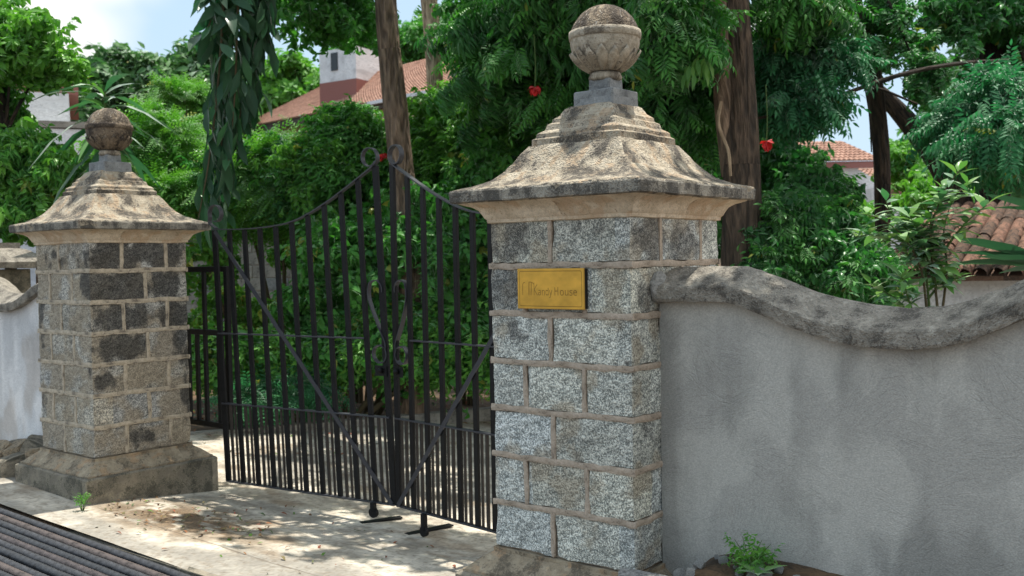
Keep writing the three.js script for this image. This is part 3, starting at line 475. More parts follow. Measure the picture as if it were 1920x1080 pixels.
function sprig(kind, seed) {
  const r = rng(seed), out = [], leaf = (l, w, m, o) => { const g = leafGeo(l, w, o); g.applyMatrix4(m); out.push(g); };
  if (kind === 'pinnate') for (let k = 0; k < 11; k++) { const x = 0.05 + k * 0.028, y = -x * x * 0.5, s = k % 2 ? 1 : -1; leaf(0.10, 0.034, E3(s * 0.25, s * -1.15 * (k === 10 ? 0 : 1), -0.35).setPosition(x, y, 0), { droop: 0.3 }); }
  if (kind === 'broad') for (let k = 0; k < 8; k++) { const x = k * 0.03; leaf(0.10 + r() * 0.04, 0.055 + r() * 0.015, E3((r() - 0.5), k * 2.4, -0.2 - r() * 0.7).setPosition(x, -x * 0.3, 0), { droop: 0.25 }); }
  if (kind === 'small') for (let k = 0; k < 11; k++) { const x = k * 0.022; leaf(0.065 + r() * 0.025, 0.03 + r() * 0.01, E3((r() - 0.5) * 1.4, k * 2.4, 0.2 - r() * 0.9).setPosition(x, -x * 0.2, (r() - 0.5) * 0.03), { droop: 0.2 }); }
  if (kind === 'hang') for (let k = 0; k < 9; k++) { const x = k * 0.03; leaf(0.15 + r() * 0.05, 0.042, E3((r() - 0.5) * 0.8, k * 2.4, -0.8 - r() * 0.5).setPosition(x, -x * 0.4, 0), { droop: 0.35 }); }
  if (kind === 'feather') for (let k = 0; k < 16; k++) { const x = 0.03 + k * 0.02, s = k % 2 ? 1 : -1; leaf(0.075 * (1 - 0.5 * k / 16), 0.014, E3(0, s * -1.0, -0.1).setPosition(x, 0.1 * x - x * x * 0.6, 0), { droop: 0.15, fold: 0 }); }
  if (kind === 'clump') for (let k = 0; k < 9; k++) leaf(0.5 + r() * 0.3, 0.28, E3((r() - 0.5) * 2, k * 2.4, 0.4 - r() * 1.2).setPosition((r() - 0.5) * 0.5, (r() - 0.5) * 0.4, (r() - 0.5) * 0.5), {});
  if (kind === 'heart') for (let k = 0; k < 5; k++) leaf(0.16 + r() * 0.05, 0.13, E3((r() - 0.5) * 0.9, k * 2.4, -0.3 - r() * 0.7).setPosition((r() - 0.5) * 0.12, (r() - 0.5) * 0.1, (r() - 0.5) * 0.12), { wide: 0.3 });
  return mergeGeometries(out);
}
const SPRIG = {}; ['pinnate', 'broad', 'small', 'hang', 'feather', 'clump', 'heart'].forEach((k, i) => { SPRIG[k] = sprig(k, 900 + i); SPRIG[k].computeBoundingBox(); SPRIG[k].userData.reach = SPRIG[k].boundingBox.max.x; });
const leafMat = (o = {}) => new THREE.MeshPhysicalMaterial({ color: 0xffffff, roughness: 0.92, transmission: 0.5, thickness: 0, clearcoat: 0.26, clearcoatRoughness: 0.22, side: THREE.DoubleSide, ...o });
mat.leaf = leafMat(); mat.leafFar = leafMat({ clearcoat: 0.2 });
const GREEN = { // linear base colours: darkest and lightest leaves
  deep: [[0.012, 0.125, 0.018], [0.052, 0.290, 0.030]], mid: [[0.028, 0.200, 0.016], [0.100, 0.400, 0.030]], fresh: [[0.072, 0.300, 0.016], [0.190, 0.490, 0.036]],
  blue: [[0.010, 0.150, 0.046], [0.042, 0.300, 0.085]], yellow: [[0.180, 0.280, 0.020], [0.420, 0.440, 0.040]], far: [[0.038, 0.160, 0.036], [0.105, 0.280, 0.055]],
};
// blobs: [centre, rx, ry, rz]; sprigs lie through an uneven shell and point out and down
const Q1 = new THREE.Quaternion(), Q2 = new THREE.Quaternion(), XA = V(1, 0, 0), M4 = new THREE.Matrix4();
function foliage(parent, name, blobs, count, kind, col, { seed = 1, size = 1, gaps = 0.42, gapScale = 1.1, fill = 0.55, droop = 0.35, material = mat.leaf, odd = 0.006, wisps = 0.16 } = {}) {
  const fac = kind === 'clump' || name === 'leaves' ? 1 : kind === 'feather' ? 0.66 : 0.68; if (fac === 1) wisps *= 0.5; size *= fac; count = Math.round(count * (fac < 1 ? 1.5 : 1));
  const r = rng(seed * 7919 + 13), im = new THREE.InstancedMesh(SPRIG[kind], material, count), w = blobs.map(b => b[1] * b[2] + b[2] * b[3] + b[1] * b[3]); let tot = w.reduce((a, b) => a + b, 0), k = 0, tries = 0;
  const c = new THREE.Color(), p = V(0, 0, 0), d = V(0, 0, 0), s = V(1, 1, 1), origin = parent.position;
  while (k < count && tries++ < count * 12) {
    let q = r() * tot, b = 0; while (b < blobs.length - 1 && q > w[b]) q -= w[b++];
    const [C, rx, ry, rz] = blobs[b], u = r() * 2 - 1, a = r() * Math.PI * 2, h = Math.sqrt(1 - u * u); let free = false, rad = Math.pow(mix(fill ** 3, 1, r()), 1 / 3) * (0.62 + 0.55 * n3(Math.cos(a) * h * 3 + b * 7, u * 3 + seed, Math.sin(a) * h * 3)) * (r() < 0.12 ? 1.0 + r() * 0.4 : 1);
    d.set(Math.cos(a) * h, u, Math.sin(a) * h);
    if (r() < wisps) { const sh = Math.floor(r() * 14), su = hash2(sh + b * 31, seed) * 1.7 - 0.7, sa = hash2(sh * 3 + 1, b * 17 + seed) * 6.283, shh = Math.sqrt(Math.max(0, 1 - su * su)); rad = 0.75 + (0.25 + 0.45 * hash2(sh, seed + 5)) * r() ; d.set(Math.cos(sa) * shh + (r() - 0.5) * 0.12, su + (r() - 0.5) * 0.12 - 0.25 * (rad - 0.75), Math.sin(sa) * shh + (r() - 0.5) * 0.12); free = true; }
    p.set(C.x + d.x * rx * rad, C.y + d.y * ry * rad, C.z + d.z * rz * rad);
    if (!free && n3(p.x * gapScale + seed, p.y * gapScale * 1.3, p.z * gapScale) < gaps) continue;
    if (p.y < G(p.x, p.z) + 0.05) continue;
    d.y -= droop; d.x += (r() - 0.5) * 1.2; d.y += (r() - 0.5) * 0.9; d.z += (r() - 0.5) * 1.2; d.normalize();
    Q1.setFromUnitVectors(XA, V(d.x, 0, d.z).normalize()); Q2.setFromAxisAngle(V(0, 0, 1), Math.asin(clamp(d.y, -1, 1))); Q1.multiply(Q2); Q2.setFromAxisAngle(XA, (r() - 0.5) * 1.6); Q1.multiply(Q2);
    const z = size * (0.7 + r() * 0.6); s.set(z, z, z); p.addScaledVector(d, -(0.25 + 0.5 * r()) * z * SPRIG[kind].userData.reach); M4.compose(p.sub(origin), Q1, s); im.setMatrixAt(k, M4);
    const t = r() * 0.75 + 0.25 * n3(p.x * 2.1, p.y * 2.1, p.z * 2.1 + seed), G0 = odd && r() < odd ? GREEN.yellow : GREEN[col];
    c.setRGB(mix(G0[0][0], G0[1][0], t), mix(G0[0][1], G0[1][1], t), mix(G0[0][2], G0[1][2], t)); im.setColorAt(k, c); k++;
  }
  im.count = k; im.name = name; im.userData.kind = 'stuff'; shadows(im); im.frustumCulled = false; parent.add(im); return im;
}
const B = (px, py, d, rx, ry, rd) => [at(px, py, d), rx / FOCAL * d, ry / FOCAL * d, rd ?? rx / FOCAL * d];
function bark(base, dark, seed, stretch = 4.5) {
  const S = 512, b = new Float32Array(S * S), map = tex(S, S, (i, j) => { const g = f2(i / 14 + 3 * f2(i / 60, j / 120, 2) + seed, j / (14 * stretch), 4), h = f2(i / 40 + seed, j / 60, 4), v = clamp(0.5 + (g - 0.5) * 1.9); b[j * S + i] = v; const c = lerp3(dark, base, v), k = 0.8 + 0.4 * h; return [c[0] * k, c[1] * k, c[2] * k]; }, { sx: 0.9, sy: 1.4 });
  return M({ map, bumpMap: tex(S, S, (i, j) => b[j * S + i] * 255, { gray: true, sx: 0.9, sy: 1.4 }), bumpScale: 0.03, roughness: 0.95 });
}
mat.bark = bark([146, 124, 104], [84, 70, 58], 3); mat.barkRed = bark([98, 82, 68], [50, 42, 35], 9); mat.barkDark = bark([72, 58, 46], [28, 23, 19], 15); mat.barkPale = bark([190, 168, 140], [120, 102, 82], 21); mat.twig = M({ color: new THREE.Color().setRGB(0.09, 0.07, 0.035) }); mat.twigGreen = M({ color: new THREE.Color().setRGB(0.07, 0.12, 0.03) });
const down = v => V(v.x, G(v.x, v.z) - 0.05, v.z);
function tree(name, label, foot, trunks, crowns, group) { // trunks: [points (world), radii, material]; crowns: argument lists of foliage
  const o = thing(name, label, name.includes('shrub') || name.includes('plant') || name.includes('hedge') ? 'shrub' : name.includes('creeper') ? 'creeper' : 'tree', [foot.x, G(foot.x, foot.z) - 0.03, foot.z], group);
  trunks.forEach(([pts, radii, m], i) => part(i ? 'limb' : 'trunk', tube(pts.map(p => p.clone().sub(o.position)), radii, i ? 8 : 16, i ? 0.15 : 0.22), m, o));
  crowns.forEach((c, i) => foliage(o, 'crown', ...c)); return o;
}
const foot = (px, d) => down(at(px, 600, d));
// limbs reaching from a trunk point to each blob of a crown
const reach = (from, blobs, r, m) => blobs.map(b => [[from.clone(), from.clone().lerp(b[0], 0.5).add(V(0, 0.15 * from.distanceTo(b[0]), 0)), b[0].clone()], [r, r * 0.6, r * 0.2], m]);

// --- trees whose trunks show
{ const f = foot(772, 11.3), t = [f, at(764, 420, 11.3), at(750, 300, 11.3), at(736, 150, 11.3), at(724, 0, 11.3), at(716, -260, 11.3)], top = t[5];
  const bl = [B(600, 25, 12.0, 110, 60, 0.8), B(650, 10, 12.2, 60, 70, 0.6), B(560, -70, 12.0, 130, 70, 0.9), B(760, -210, 12.6, 110, 60, 0.7), [V(-3.5, 5.0, -1.75), 1.25, 0.45, 0.75], [V(-2.3, 5.2, -1.9), 0.9, 0.4, 0.6], [V(-3.7, 5.7, -3.9), 1.7, 0.45, 1.1], [V(-2.0, 5.9, -4.4), 1.3, 0.45, 1.0]];
  tree('tall_tree', 'tall straight brown trunk rising behind the middle of the gate', f, [[t, [0.17, 0.150, 0.138, 0.126, 0.116, 0.10], mat.bark], ...reach(at(718, -200, 11.3), bl, 0.06, mat.bark)], [[bl, 4200, 'broad', 'mid', { seed: 11, size: 1.1, gaps: 0.52, gapScale: 2.3, fill: 0.2 }]]); }
{ const f = foot(822, 17), t = [f, at(820, 250, 17), at(812, 90, 17), at(800, -40, 17), at(780, -260, 17)], bl = [B(940, 30, 16.5, 90, 60, 1.2), B(770, -210, 17, 110, 60, 0.9), B(1010, 20, 16, 130, 100, 1.4)];
  tree('tall_tree', 'pale slender trunk rising behind the red tiled roof end', f, [[t, [0.19, 0.17, 0.15, 0.13, 0.1], mat.barkPale], ...reach(t[3], bl, 0.06, mat.barkPale)], [[bl, 3400, 'broad', 'mid', { seed: 12, size: 1.4, gaps: 0.50, gapScale: 1.9, fill: 0.3 }]]); }
{ const f = foot(1392, 9.6), t = [f, at(1392, 470, 9.6), at(1388, 300, 9.6), at(1382, 120, 9.6), at(1372, -20, 9.6), at(1350, -300, 9.6)], t2 = [at(1372, 330, 9.62), at(1356, 180, 9.55), at(1348, 40, 9.5), at(1330, -220, 9.5)];
  const bl = [B(1265, 60, 9.0, 80, 90, 0.6), B(1120, 30, 10.5, 190, 90, 1.0), B(1180, 150, 10.6, 150, 130, 0.9), B(990, 110, 11.0, 150, 120, 1.0), B(1280, 200, 10.2, 60, 110, 0.7), B(1500, 20, 10.2, 80, 60, 0.7), B(1230, -200, 10.5, 260, 80, 1.3), [V(0.9, 5.2, -1.35), 1.15, 0.4, 0.6]];
  tree('broad_tree', 'thick reddish brown trunk rising behind the name-plate pillar', f, [[t, [0.24, 0.195, 0.18, 0.165, 0.155, 0.13], mat.barkRed], [t2, [0.10, 0.09, 0.085, 0.07], mat.bark], [[at(1352, 190, 9.4), at(1347, 230, 9.4), at(1366, 285, 9.4), at(1370, 330, 9.42)], [0.018, 0.018, 0.016, 0.014], mat.barkPale], ...reach(at(1375, -40, 9.6), bl, 0.07, mat.barkRed)],
    [[bl, 9500, 'hang', 'deep', { seed: 13, size: 0.95, gaps: 0.40, gapScale: 1.6, fill: 0.35, droop: 0.7 }], [bl.slice(0, 6), 3200, 'pinnate', 'mid', { seed: 14, size: 1.1, gaps: 0.5, gapScale: 1.8, fill: 0.7, droop: 0.6 }]]); }
{ const f = foot(1655, 12), t = [f, at(1655, 420, 12), at(1650, 260, 12), at(1632, 110, 12), at(1606, 30, 12), at(1592, -60, 12), at(1570, -260, 12)], l2 = [at(1618, 60, 12), at(1640, 10, 12), at(1660, -80, 12.1)], bl = [B(1545, 70, 12, 70, 90, 0.7), B(1675, 60, 12.2, 50, 70, 0.6), B(1590, 50, 11.6, 100, 70, 0.5), B(1720, 130, 11.6, 50, 60, 0.4), B(1590, -190, 12, 90, 60, 0.6)];
  tree('slender_tree', 'slender grey-brown trunk leaning past the gap of sky', f, [[t, [0.12, 0.10, 0.085, 0.10, 0.10, 0.09, 0.07], mat.barkDark], [l2, [0.06, 0.05, 0.04], mat.barkDark], ...reach(at(1590, -80, 12), bl, 0.035, mat.barkDark)], [[bl, 2900, 'small', 'deep', { seed: 15, size: 1.2, gaps: 0.50, gapScale: 2.0, fill: 0.2, droop: 0.3 }]]); }
{ const f = foot(1815, 14), t = [f, at(1805, 420, 14), at(1772, 325, 14), at(1715, 245, 14), at(1668, 190, 14), at(1610, 140, 14)], br = [at(1400, 225, 10.0), at(1470, 212, 10.2), at(1570, 180, 10.4), at(1690, 140, 10.6), at(1790, 120, 10.7), at(1890, 113, 10.8)];
  const bl = [B(1490, 200, 10.3, 90, 50, 0.5), B(1550, 130, 10.6, 80, 50, 0.6), B(1820, 230, 10.2, 80, 50, 0.5), B(1880, 210, 10.0, 90, 80, 0.6), B(1880, 310, 10.4, 70, 30, 0.4), B(1460, 120, 10.6, 50, 80, 0.5), B(1840, 285, 9.6, 70, 30, 0.4), B(1885, 255, 9.2, 80, 50, 0.4)];
  tree('leaning_tree', 'dark trunk leaning diagonally behind the waved wall with long bare boughs', f, [[t, [0.34, 0.27, 0.23, 0.18, 0.13, 0.08], mat.barkDark], [br, [0.013, 0.017, 0.021, 0.023, 0.021, 0.018], mat.barkDark], [[at(1690, 140, 10.6), at(1620, 170, 10.6), at(1640, 165, 10.5), at(1720, 195, 10.4)], [0.012, 0.014, 0.014, 0.01], mat.barkDark], [[at(1622, 165, 10.5), at(1630, 215, 10.5), at(1634, 285, 10.5)], [0.008, 0.008, 0.007], mat.barkDark]], [[bl, 3300, 'pinnate', 'blue', { seed: 16, size: 1.1, gaps: 0.50, gapScale: 2.2, fill: 0.2, droop: 0.55 }]]); }
{ const f = foot(1860, 14), t = [f, at(1860, 300, 14), at(1852, 120, 14), at(1840, -40, 14), at(1835, -260, 14)], bl = [B(1800, 50, 13.5, 80, 80, 0.8), B(1905, 120, 13.5, 90, 120, 0.8), B(1880, 20, 13.8, 100, 80, 1.0), B(1850, -200, 14, 130, 70, 0.9), B(1960, 250, 13.2, 70, 90, 0.8)];
  tree('tall_tree', 'dark upright trunk draped in foliage above the tiled hut', f, [[t, [0.26, 0.23, 0.21, 0.19, 0.16], mat.barkDark], ...reach(t[3], bl, 0.06, mat.barkDark)], [[bl, 5200, 'broad', 'deep', { seed: 17, size: 1.2, gaps: 0.46, gapScale: 1.9, fill: 0.3 }]]); }
{ const f = foot(1478, 15), t = [f, at(1478, 300, 15), at(1440, 120, 15), at(1436, -60, 15), at(1440, -260, 15)], l = [at(1420, 80, 15), at(1450, 40, 14.8), at(1475, -30, 14.6)], bl = [B(1480, 350, 14, 70, 80, 0.9), B(1445, 200, 15, 60, 110, 0.9), B(1440, -200, 15, 110, 60, 0.9)];
  tree('tall_tree', 'dark trunk half hidden behind the thick reddish trunk', f, [[t, [0.2, 0.18, 0.15, 0.14, 0.12], mat.barkDark], [l, [0.06, 0.05, 0.04], mat.bark], ...reach(t[2], bl, 0.05, mat.barkDark)], [[bl, 3200, 'broad', 'deep', { seed: 18, size: 1.2, gaps: 0.50, gapScale: 2.0, fill: 0.3 }]]); }
// --- shrubs and hedge behind the gate
const shrubs = [
  ['hedge_shrub', 'dense dark shrub behind the tall trunk and the gate scrolls', [B(860, 310, 12.8, 110, 120, 1.0), B(960, 250, 12.8, 130, 130, 1.1), B(870, 230, 13.2, 70, 60, 0.7), B(790, 330, 13.0, 50, 100, 0.6)], [[6800, 'small', 'fresh', { size: 1.25, gaps: 0.33, gapScale: 2.0, fill: 0.5 }], [1800, 'broad', 'fresh', { size: 0.95, gaps: 0.55, gapScale: 2.2, fill: 0.8 }]]],
  ['hedge_shrub', 'leafy shrub covering the roof eave left of the tall trunk', [B(650, 270, 12.9, 60, 70, 0.7), B(610, 340, 12.6, 70, 80, 0.8), B(655, 225, 13.0, 55, 30, 0.4), B(680, 370, 12.8, 70, 90, 0.7)], [[5200, 'small', 'mid', { size: 1.2, gaps: 0.36, gapScale: 2.2, fill: 0.5 }], [1500, 'broad', 'fresh', { size: 0.9, gaps: 0.55, gapScale: 2.2, fill: 0.8 }]]],
  ['hedge_shrub', 'tall feathery light green shrub beside the hanging creeper', [B(520, 350, 13.0, 60, 95, 0.7), B(450, 350, 12.8, 45, 70, 0.6), B(560, 380, 12.8, 50, 50, 0.6)], [[4200, 'feather', 'fresh', { size: 1.7, gaps: 0.34, gapScale: 2.2, fill: 0.4 }], [1500, 'small', 'deep', { size: 1.2, gaps: 0.4, fill: 0.2 }]]],
  ['hedge_shrub', 'broad leaved shrub seen through the upper half of the gate', [B(680, 500, 11.8, 130, 110, 0.9), B(820, 480, 11.6, 130, 130, 0.9), B(940, 420, 11.8, 110, 150, 0.9), B(610, 580, 11.6, 50, 70, 0.6)], [[4600, 'broad', 'mid', { size: 1.15, gaps: 0.36, gapScale: 2.0, fill: 0.7, odd: 0.03 }], [2200, 'heart', 'mid', { size: 0.75, gaps: 0.5, gapScale: 2.2, fill: 0.8, odd: 0.03 }]]],
  ['hedge_shrub', 'heart leaved creeping plants along the kerb inside the gate', [B(640, 660, 11.2, 110, 70, 0.5), B(780, 650, 11.2, 120, 90, 0.6), B(900, 640, 11.2, 110, 100, 0.6), B(500, 670, 11.0, 80, 55, 0.5), B(410, 670, 10.6, 50, 60, 0.4)], [[3000, 'heart', 'mid', { size: 0.8, gaps: 0.36, gapScale: 2.2, fill: 0.4, odd: 0.04 }], [2600, 'small', 'fresh', { size: 1.15, gaps: 0.4, gapScale: 2.2, fill: 0.5 }]]],
  ['hedge_shrub', 'low fern-like shrub on the bed edge by the gate', [B(560, 730, 10.9, 80, 40, 0.4), B(480, 745, 10.6, 60, 35, 0.4)], [[1300, 'feather', 'blue', { size: 1.5, gaps: 0.2, fill: 0.3 }]]],
  ['hedge_shrub', 'sunlit yellow green plants in front of the block wall', [B(450, 580, 13.0, 80, 40, 0.5), B(575, 480, 13.4, 35, 60, 0.5), B(390, 500, 12.4, 40, 60, 0.4)], [[1700, 'broad', 'fresh', { size: 1.0, gaps: 0.48, gapScale: 2.6, fill: 0.4, odd: 0.1 }]]],
  ['hedge_shrub', 'light green shrub behind the ball of the blackened pillar', [B(300, 280, 13, 60, 90, 0.7), B(310, 380, 12.6, 70, 60, 0.7), B(350, 200, 16, 35, 60, 0.6), B(260, 340, 12.8, 60, 90, 0.7)], [[3600, 'feather', 'fresh', { size: 1.6, gaps: 0.40, gapScale: 2.0, fill: 0.4 }], [1800, 'small', 'fresh', { size: 1.25, gaps: 0.45, gapScale: 2.0, fill: 0.4 }]]],
  ['hedge_shrub', 'dark undergrowth between the thick trunk and the waved wall', [B(1490, 430, 9.8, 60, 70, 0.6), B(1560, 480, 9.8, 80, 70, 0.6), B(1460, 510, 9.6, 60, 70, 0.5), B(1620, 520, 9.4, 60, 50, 0.5), B(1530, 370, 10.4, 60, 50, 0.5)], [[5200, 'broad', 'deep', { size: 1.0, gaps: 0.36, gapScale: 2.0, fill: 0.5 }], [1900, 'pinnate', 'mid', { size: 0.9, gaps: 0.5, gapScale: 2.2, fill: 0.7 }]]],
  ['hedge_shrub', 'dense shadowy shrub between the gate pillar and thick trunk', [B(1130, 330, 12.4, 180, 130, 1.0), B(1280, 380, 12, 80, 140, 0.8), B(1060, 450, 12, 150, 140, 1.0), B(1310, 270, 12, 50, 110, 0.6)], [[6200, 'broad', 'deep', { size: 1.2, gaps: 0.33, gapScale: 1.8, fill: 0.4 }]]],
  ['hedge_shrub', 'bright green bush beyond the far white gable wall', [B(1780, 390, 18, 80, 70, 1.2), B(1730, 300, 20, 60, 60, 1.2), B(1580, 400, 16, 60, 50, 1.0)], [[2400, 'broad', 'fresh', { size: 1.5, gaps: 0.4, fill: 0.4 }]]],
];
shrubs.forEach(([n, label, bl, cr], k) => { const f = down(bl[0][0]); tree(n, label, f, bl.slice(0, 3).map((b, i) => [[f.clone().add(V(i * 0.08, 0, 0)), f.clone().lerp(b[0], 0.5).add(V(0.1, 0.1, 0)), b[0]], [0.035, 0.026, 0.01], mat.twig]), cr.map((c, i) => [bl, c[0], c[1], c[2], { seed: 30 + k * 5 + i, ...c[3], gaps: c[3].gaps + 0.05, gapScale: (c[3].gapScale || 1.1) * 1.25 }])); });
// --- the leafy tree at the side of the white house
{ const f = foot(20, 10.5), t = [f, at(18, 420, 10.5), at(10, 250, 10.5), at(-20, 60, 10.6)], bl = [B(30, 90, 10.4, 85, 65, 0.5), B(105, 125, 10.6, 35, 40, 0.3), B(-10, 30, 10.6, 60, 50, 0.5), B(40, 310, 10.3, 75, 75, 0.5), B(100, 335, 10.2, 40, 60, 0.3), B(-40, 220, 10.6, 60, 110, 0.5), B(30, 395, 10.2, 70, 45, 0.4)];
  tree('leafy_tree', 'bright large leaved tree in front of the white house', f, [[t, [0.07, 0.06, 0.05, 0.04], mat.barkDark], [[foot(72, 10.2), at(74, 420, 10.2), at(70, 330, 10.2)], [0.05, 0.045, 0.03], mat.bark], ...reach(t[2], bl, 0.025, mat.barkDark)], [[bl, 2300, 'broad', 'fresh', { seed: 120, size: 1.05, gaps: 0.40, gapScale: 2.0, fill: 0.3 }], [bl.slice(3), 1700, 'hang', 'mid', { seed: 121, size: 0.8, gaps: 0.4, gapScale: 2.2, fill: 0.3, droop: 0.7 }]]); }
// --- far trees
[['far_tree', 'far round domed tree under the clouds', 245, 150, 62, 115, 62, 'far'], ['far_tree', 'far tree between the domed tree and the hanging creeper', 390, 170, 50, 75, 100, 'far'], ['far_tree', 'sunlit far tree at the end of the tiled roof', 545, 155, 66, 70, 60, 'fresh'], ['far_tree', 'far tree crown above the white chimney block', 690, 95, 70, 60, 50, 'mid'], ['far_tree', 'far tree behind the white house gable', 140, 200, 58, 60, 80, 'far'], ['far_tree', 'far tree above the tiled ridge beside the pale trunk', 860, 70, 72, 120, 60, 'mid'], ['far_tree', 'far tree on the skyline behind the red gables', 1735, 310, 60, 70, 60, 'far'], ['far_tree', 'far tree low behind the light green shrub', 330, 330, 48, 120, 110, 'mid'], ['far_tree', 'far tree behind the tiled house', 1010, 150, 70, 110, 110, 'mid'], ['far_tree', 'far tree showing behind the dark trunk on the hut side', 1850, 220, 50, 120, 160, 'far'], ['far_tree', 'far tree behind the thick trunk', 1400, 200, 60, 110, 140, 'far']].forEach(([n, label, px, py, d, rx, ry, col], k) => {
  const c = at(px, py, d), f = down(c), bl = [B(px, py, d, rx, ry), B(px - rx * 0.5, py + ry * 0.5, d - 1, rx * 0.7, ry * 0.6), B(px + rx * 0.5, py + ry * 0.55, d - 1, rx * 0.7, ry * 0.6), B(px, py + ry * 1.3, d, rx * 0.9, ry * 0.8)];
  tree(n, label, f, [[[f, c], [0.4, 0.2], mat.barkDark]], [[bl, 2000, 'clump', col, { seed: 140 + k, size: 0.9, gaps: 0.30, gapScale: 0.45, fill: 0.5, material: mat.leafFar }]]); });

// --- plant with long strap leaves behind the ball
const strap = (len, wid, droop) => leafGeo(len, wid, { fold: 0.2, droop, wide: 0.45 });
const spare = new Map(), leafCount = new Map();   // past 300 leaves of one plant the rest are joined into one part
function singleLeaf(parent, geo, m, pos, dir, roll, s = 1) { const q = new THREE.Mesh(geo, m); q.name = 'leaf'; q.castShadow = q.receiveShadow = true; Q1.setFromUnitVectors(XA, V(dir.x, 0, dir.z).normalize()); Q2.setFromAxisAngle(V(0, 0, 1), Math.asin(clamp(dir.y / dir.length(), -1, 1))); Q1.multiply(Q2).multiply(new THREE.Quaternion().setFromAxisAngle(XA, roll)); q.quaternion.copy(Q1); q.position.copy(pos); q.scale.setScalar(s);
  const n = (leafCount.get(parent) || 0) + 1; leafCount.set(parent, n);
  if (n > 300) { q.updateMatrix(); const g = geo.clone().applyMatrix4(q.matrix), k = g.attributes.position.count, c = new Float32Array(k * 3); for (let i = 0; i < k; i++) c.set([m.color.r, m.color.g, m.color.b], i * 3); g.setAttribute('color', new THREE.BufferAttribute(c, 3)); if (!spare.has(parent)) spare.set(parent, []); spare.get(parent).push(g); return q; }
  parent.add(q); return q; }
const single = [[0.030, 0.140, 0.045], [0.050, 0.210, 0.060], [0.020, 0.115, 0.034], [0.095, 0.290, 0.040], [0.014, 0.088, 0.028], [0.160, 0.380, 0.050]].map(c => leafMat({ color: new THREE.Color().setRGB(...c) }));
{ const d = 10.2, apex = at(196, 172, d), f = foot(205, d), o = thing('strap_leaf_plant', 'plant with long drooping strap leaves behind the pillar ball', 'plant', [f.x, f.y + 0.02, f.z]), r = rng(201), gs = [strap(0.52, 0.09, 0.7), strap(0.64, 0.10, 0.95), strap(0.42, 0.08, 0.5)];
  part('stem', tube([f, f.clone().lerp(apex, 0.5).add(V(0.05, 0, 0)), apex].map(p => p.clone().sub(o.position)), [0.03, 0.025, 0.012], 8), mat.twigGreen, o);
  for (let k = 0; k < 50; k++) { const a = k * 2.399, lvl = k / 50, p = apex.clone().sub(o.position).add(V(0, -lvl * 0.75, 0)); singleLeaf(o, gs[k % 3], single[[0, 1, 0, 2, 3][Math.floor(r() * 5)]], p, V(Math.cos(a), mix(0.9, -0.25, Math.min(1, lvl * 1.6)) + (r() - 0.5) * 0.4, Math.sin(a)), (r() - 0.5) * 0.6, 0.8 + r() * 0.35); } }
// --- creeper hanging in a curtain of long leaves
{ const d = 10.6, o = thing('hanging_creeper', 'curtain of long dark leaves hanging from a bough over the gate', 'creeper', at(440, -180, d).toArray()), r = rng(211), gs = [leafGeo(0.38, 0.125, { fold: 0.35, droop: 0.18, wide: 0.55 }), leafGeo(0.31, 0.105, { fold: 0.5, droop: -0.12, wide: 0.55 }), leafGeo(0.44, 0.13, { fold: 0.25, droop: 0.3, wide: 0.5 })];
  const strands = [[[455, -160], [445, 40], [440, 180], [428, 310]], [[470, -160], [468, 60], [455, 190], [440, 260]], [[430, -160], [425, 60], [418, 200], [408, 400]], [[425, -120], [412, 120], [392, 300], [372, 410]], [[450, -120], [430, 150], [412, 300], [402, 420]], [[480, -160], [482, 40], [476, 130], [470, 200]], [[410, -160], [400, 0], [395, 40], [380, 70]], [[500, -160], [495, 0], [490, 50], [485, 110]], [[420, -140], [400, 60], [408, 160], [398, 300]]];
  strands.forEach((s, i) => {
    const pts = s.map(([x, y], j) => at(x, y, d + (i % 3 - 1) * 0.16).sub(o.position)), c = new THREE.CatmullRomCurve3(pts); part('stem', tube(pts, [0.018, 0.014, 0.010, 0.006], 6), mat.twig, o);
    for (let k = 0; k < 60; k++) { const t = 0.12 + 0.88 * k / 60, p = c.getPointAt(t), a = r() * 6.28; singleLeaf(o, gs[Math.floor(r() * 3)], single[[2, 4, 0, 4, 2, 1][Math.floor(r() * 6)]], p.add(V((r() - 0.5) * 0.16, 0, (r() - 0.5) * 0.16)), V(Math.cos(a), i === 6 || t < 0.42 ? -0.5 - r() * 1.2 : -1.4 - r() * 3.0, Math.sin(a)), (r() - 0.5) * 2.4, 0.6 + r() * 0.4); }
  });
  part('bough', tube([at(300, -190, d + 0.2), at(440, -175, d), at(600, -190, d + 0.8), at(716, -210, 11.3)].map(p => p.sub(o.position)), [0.03, 0.06, 0.07, 0.08], 10, 0.2), mat.bark, o); }
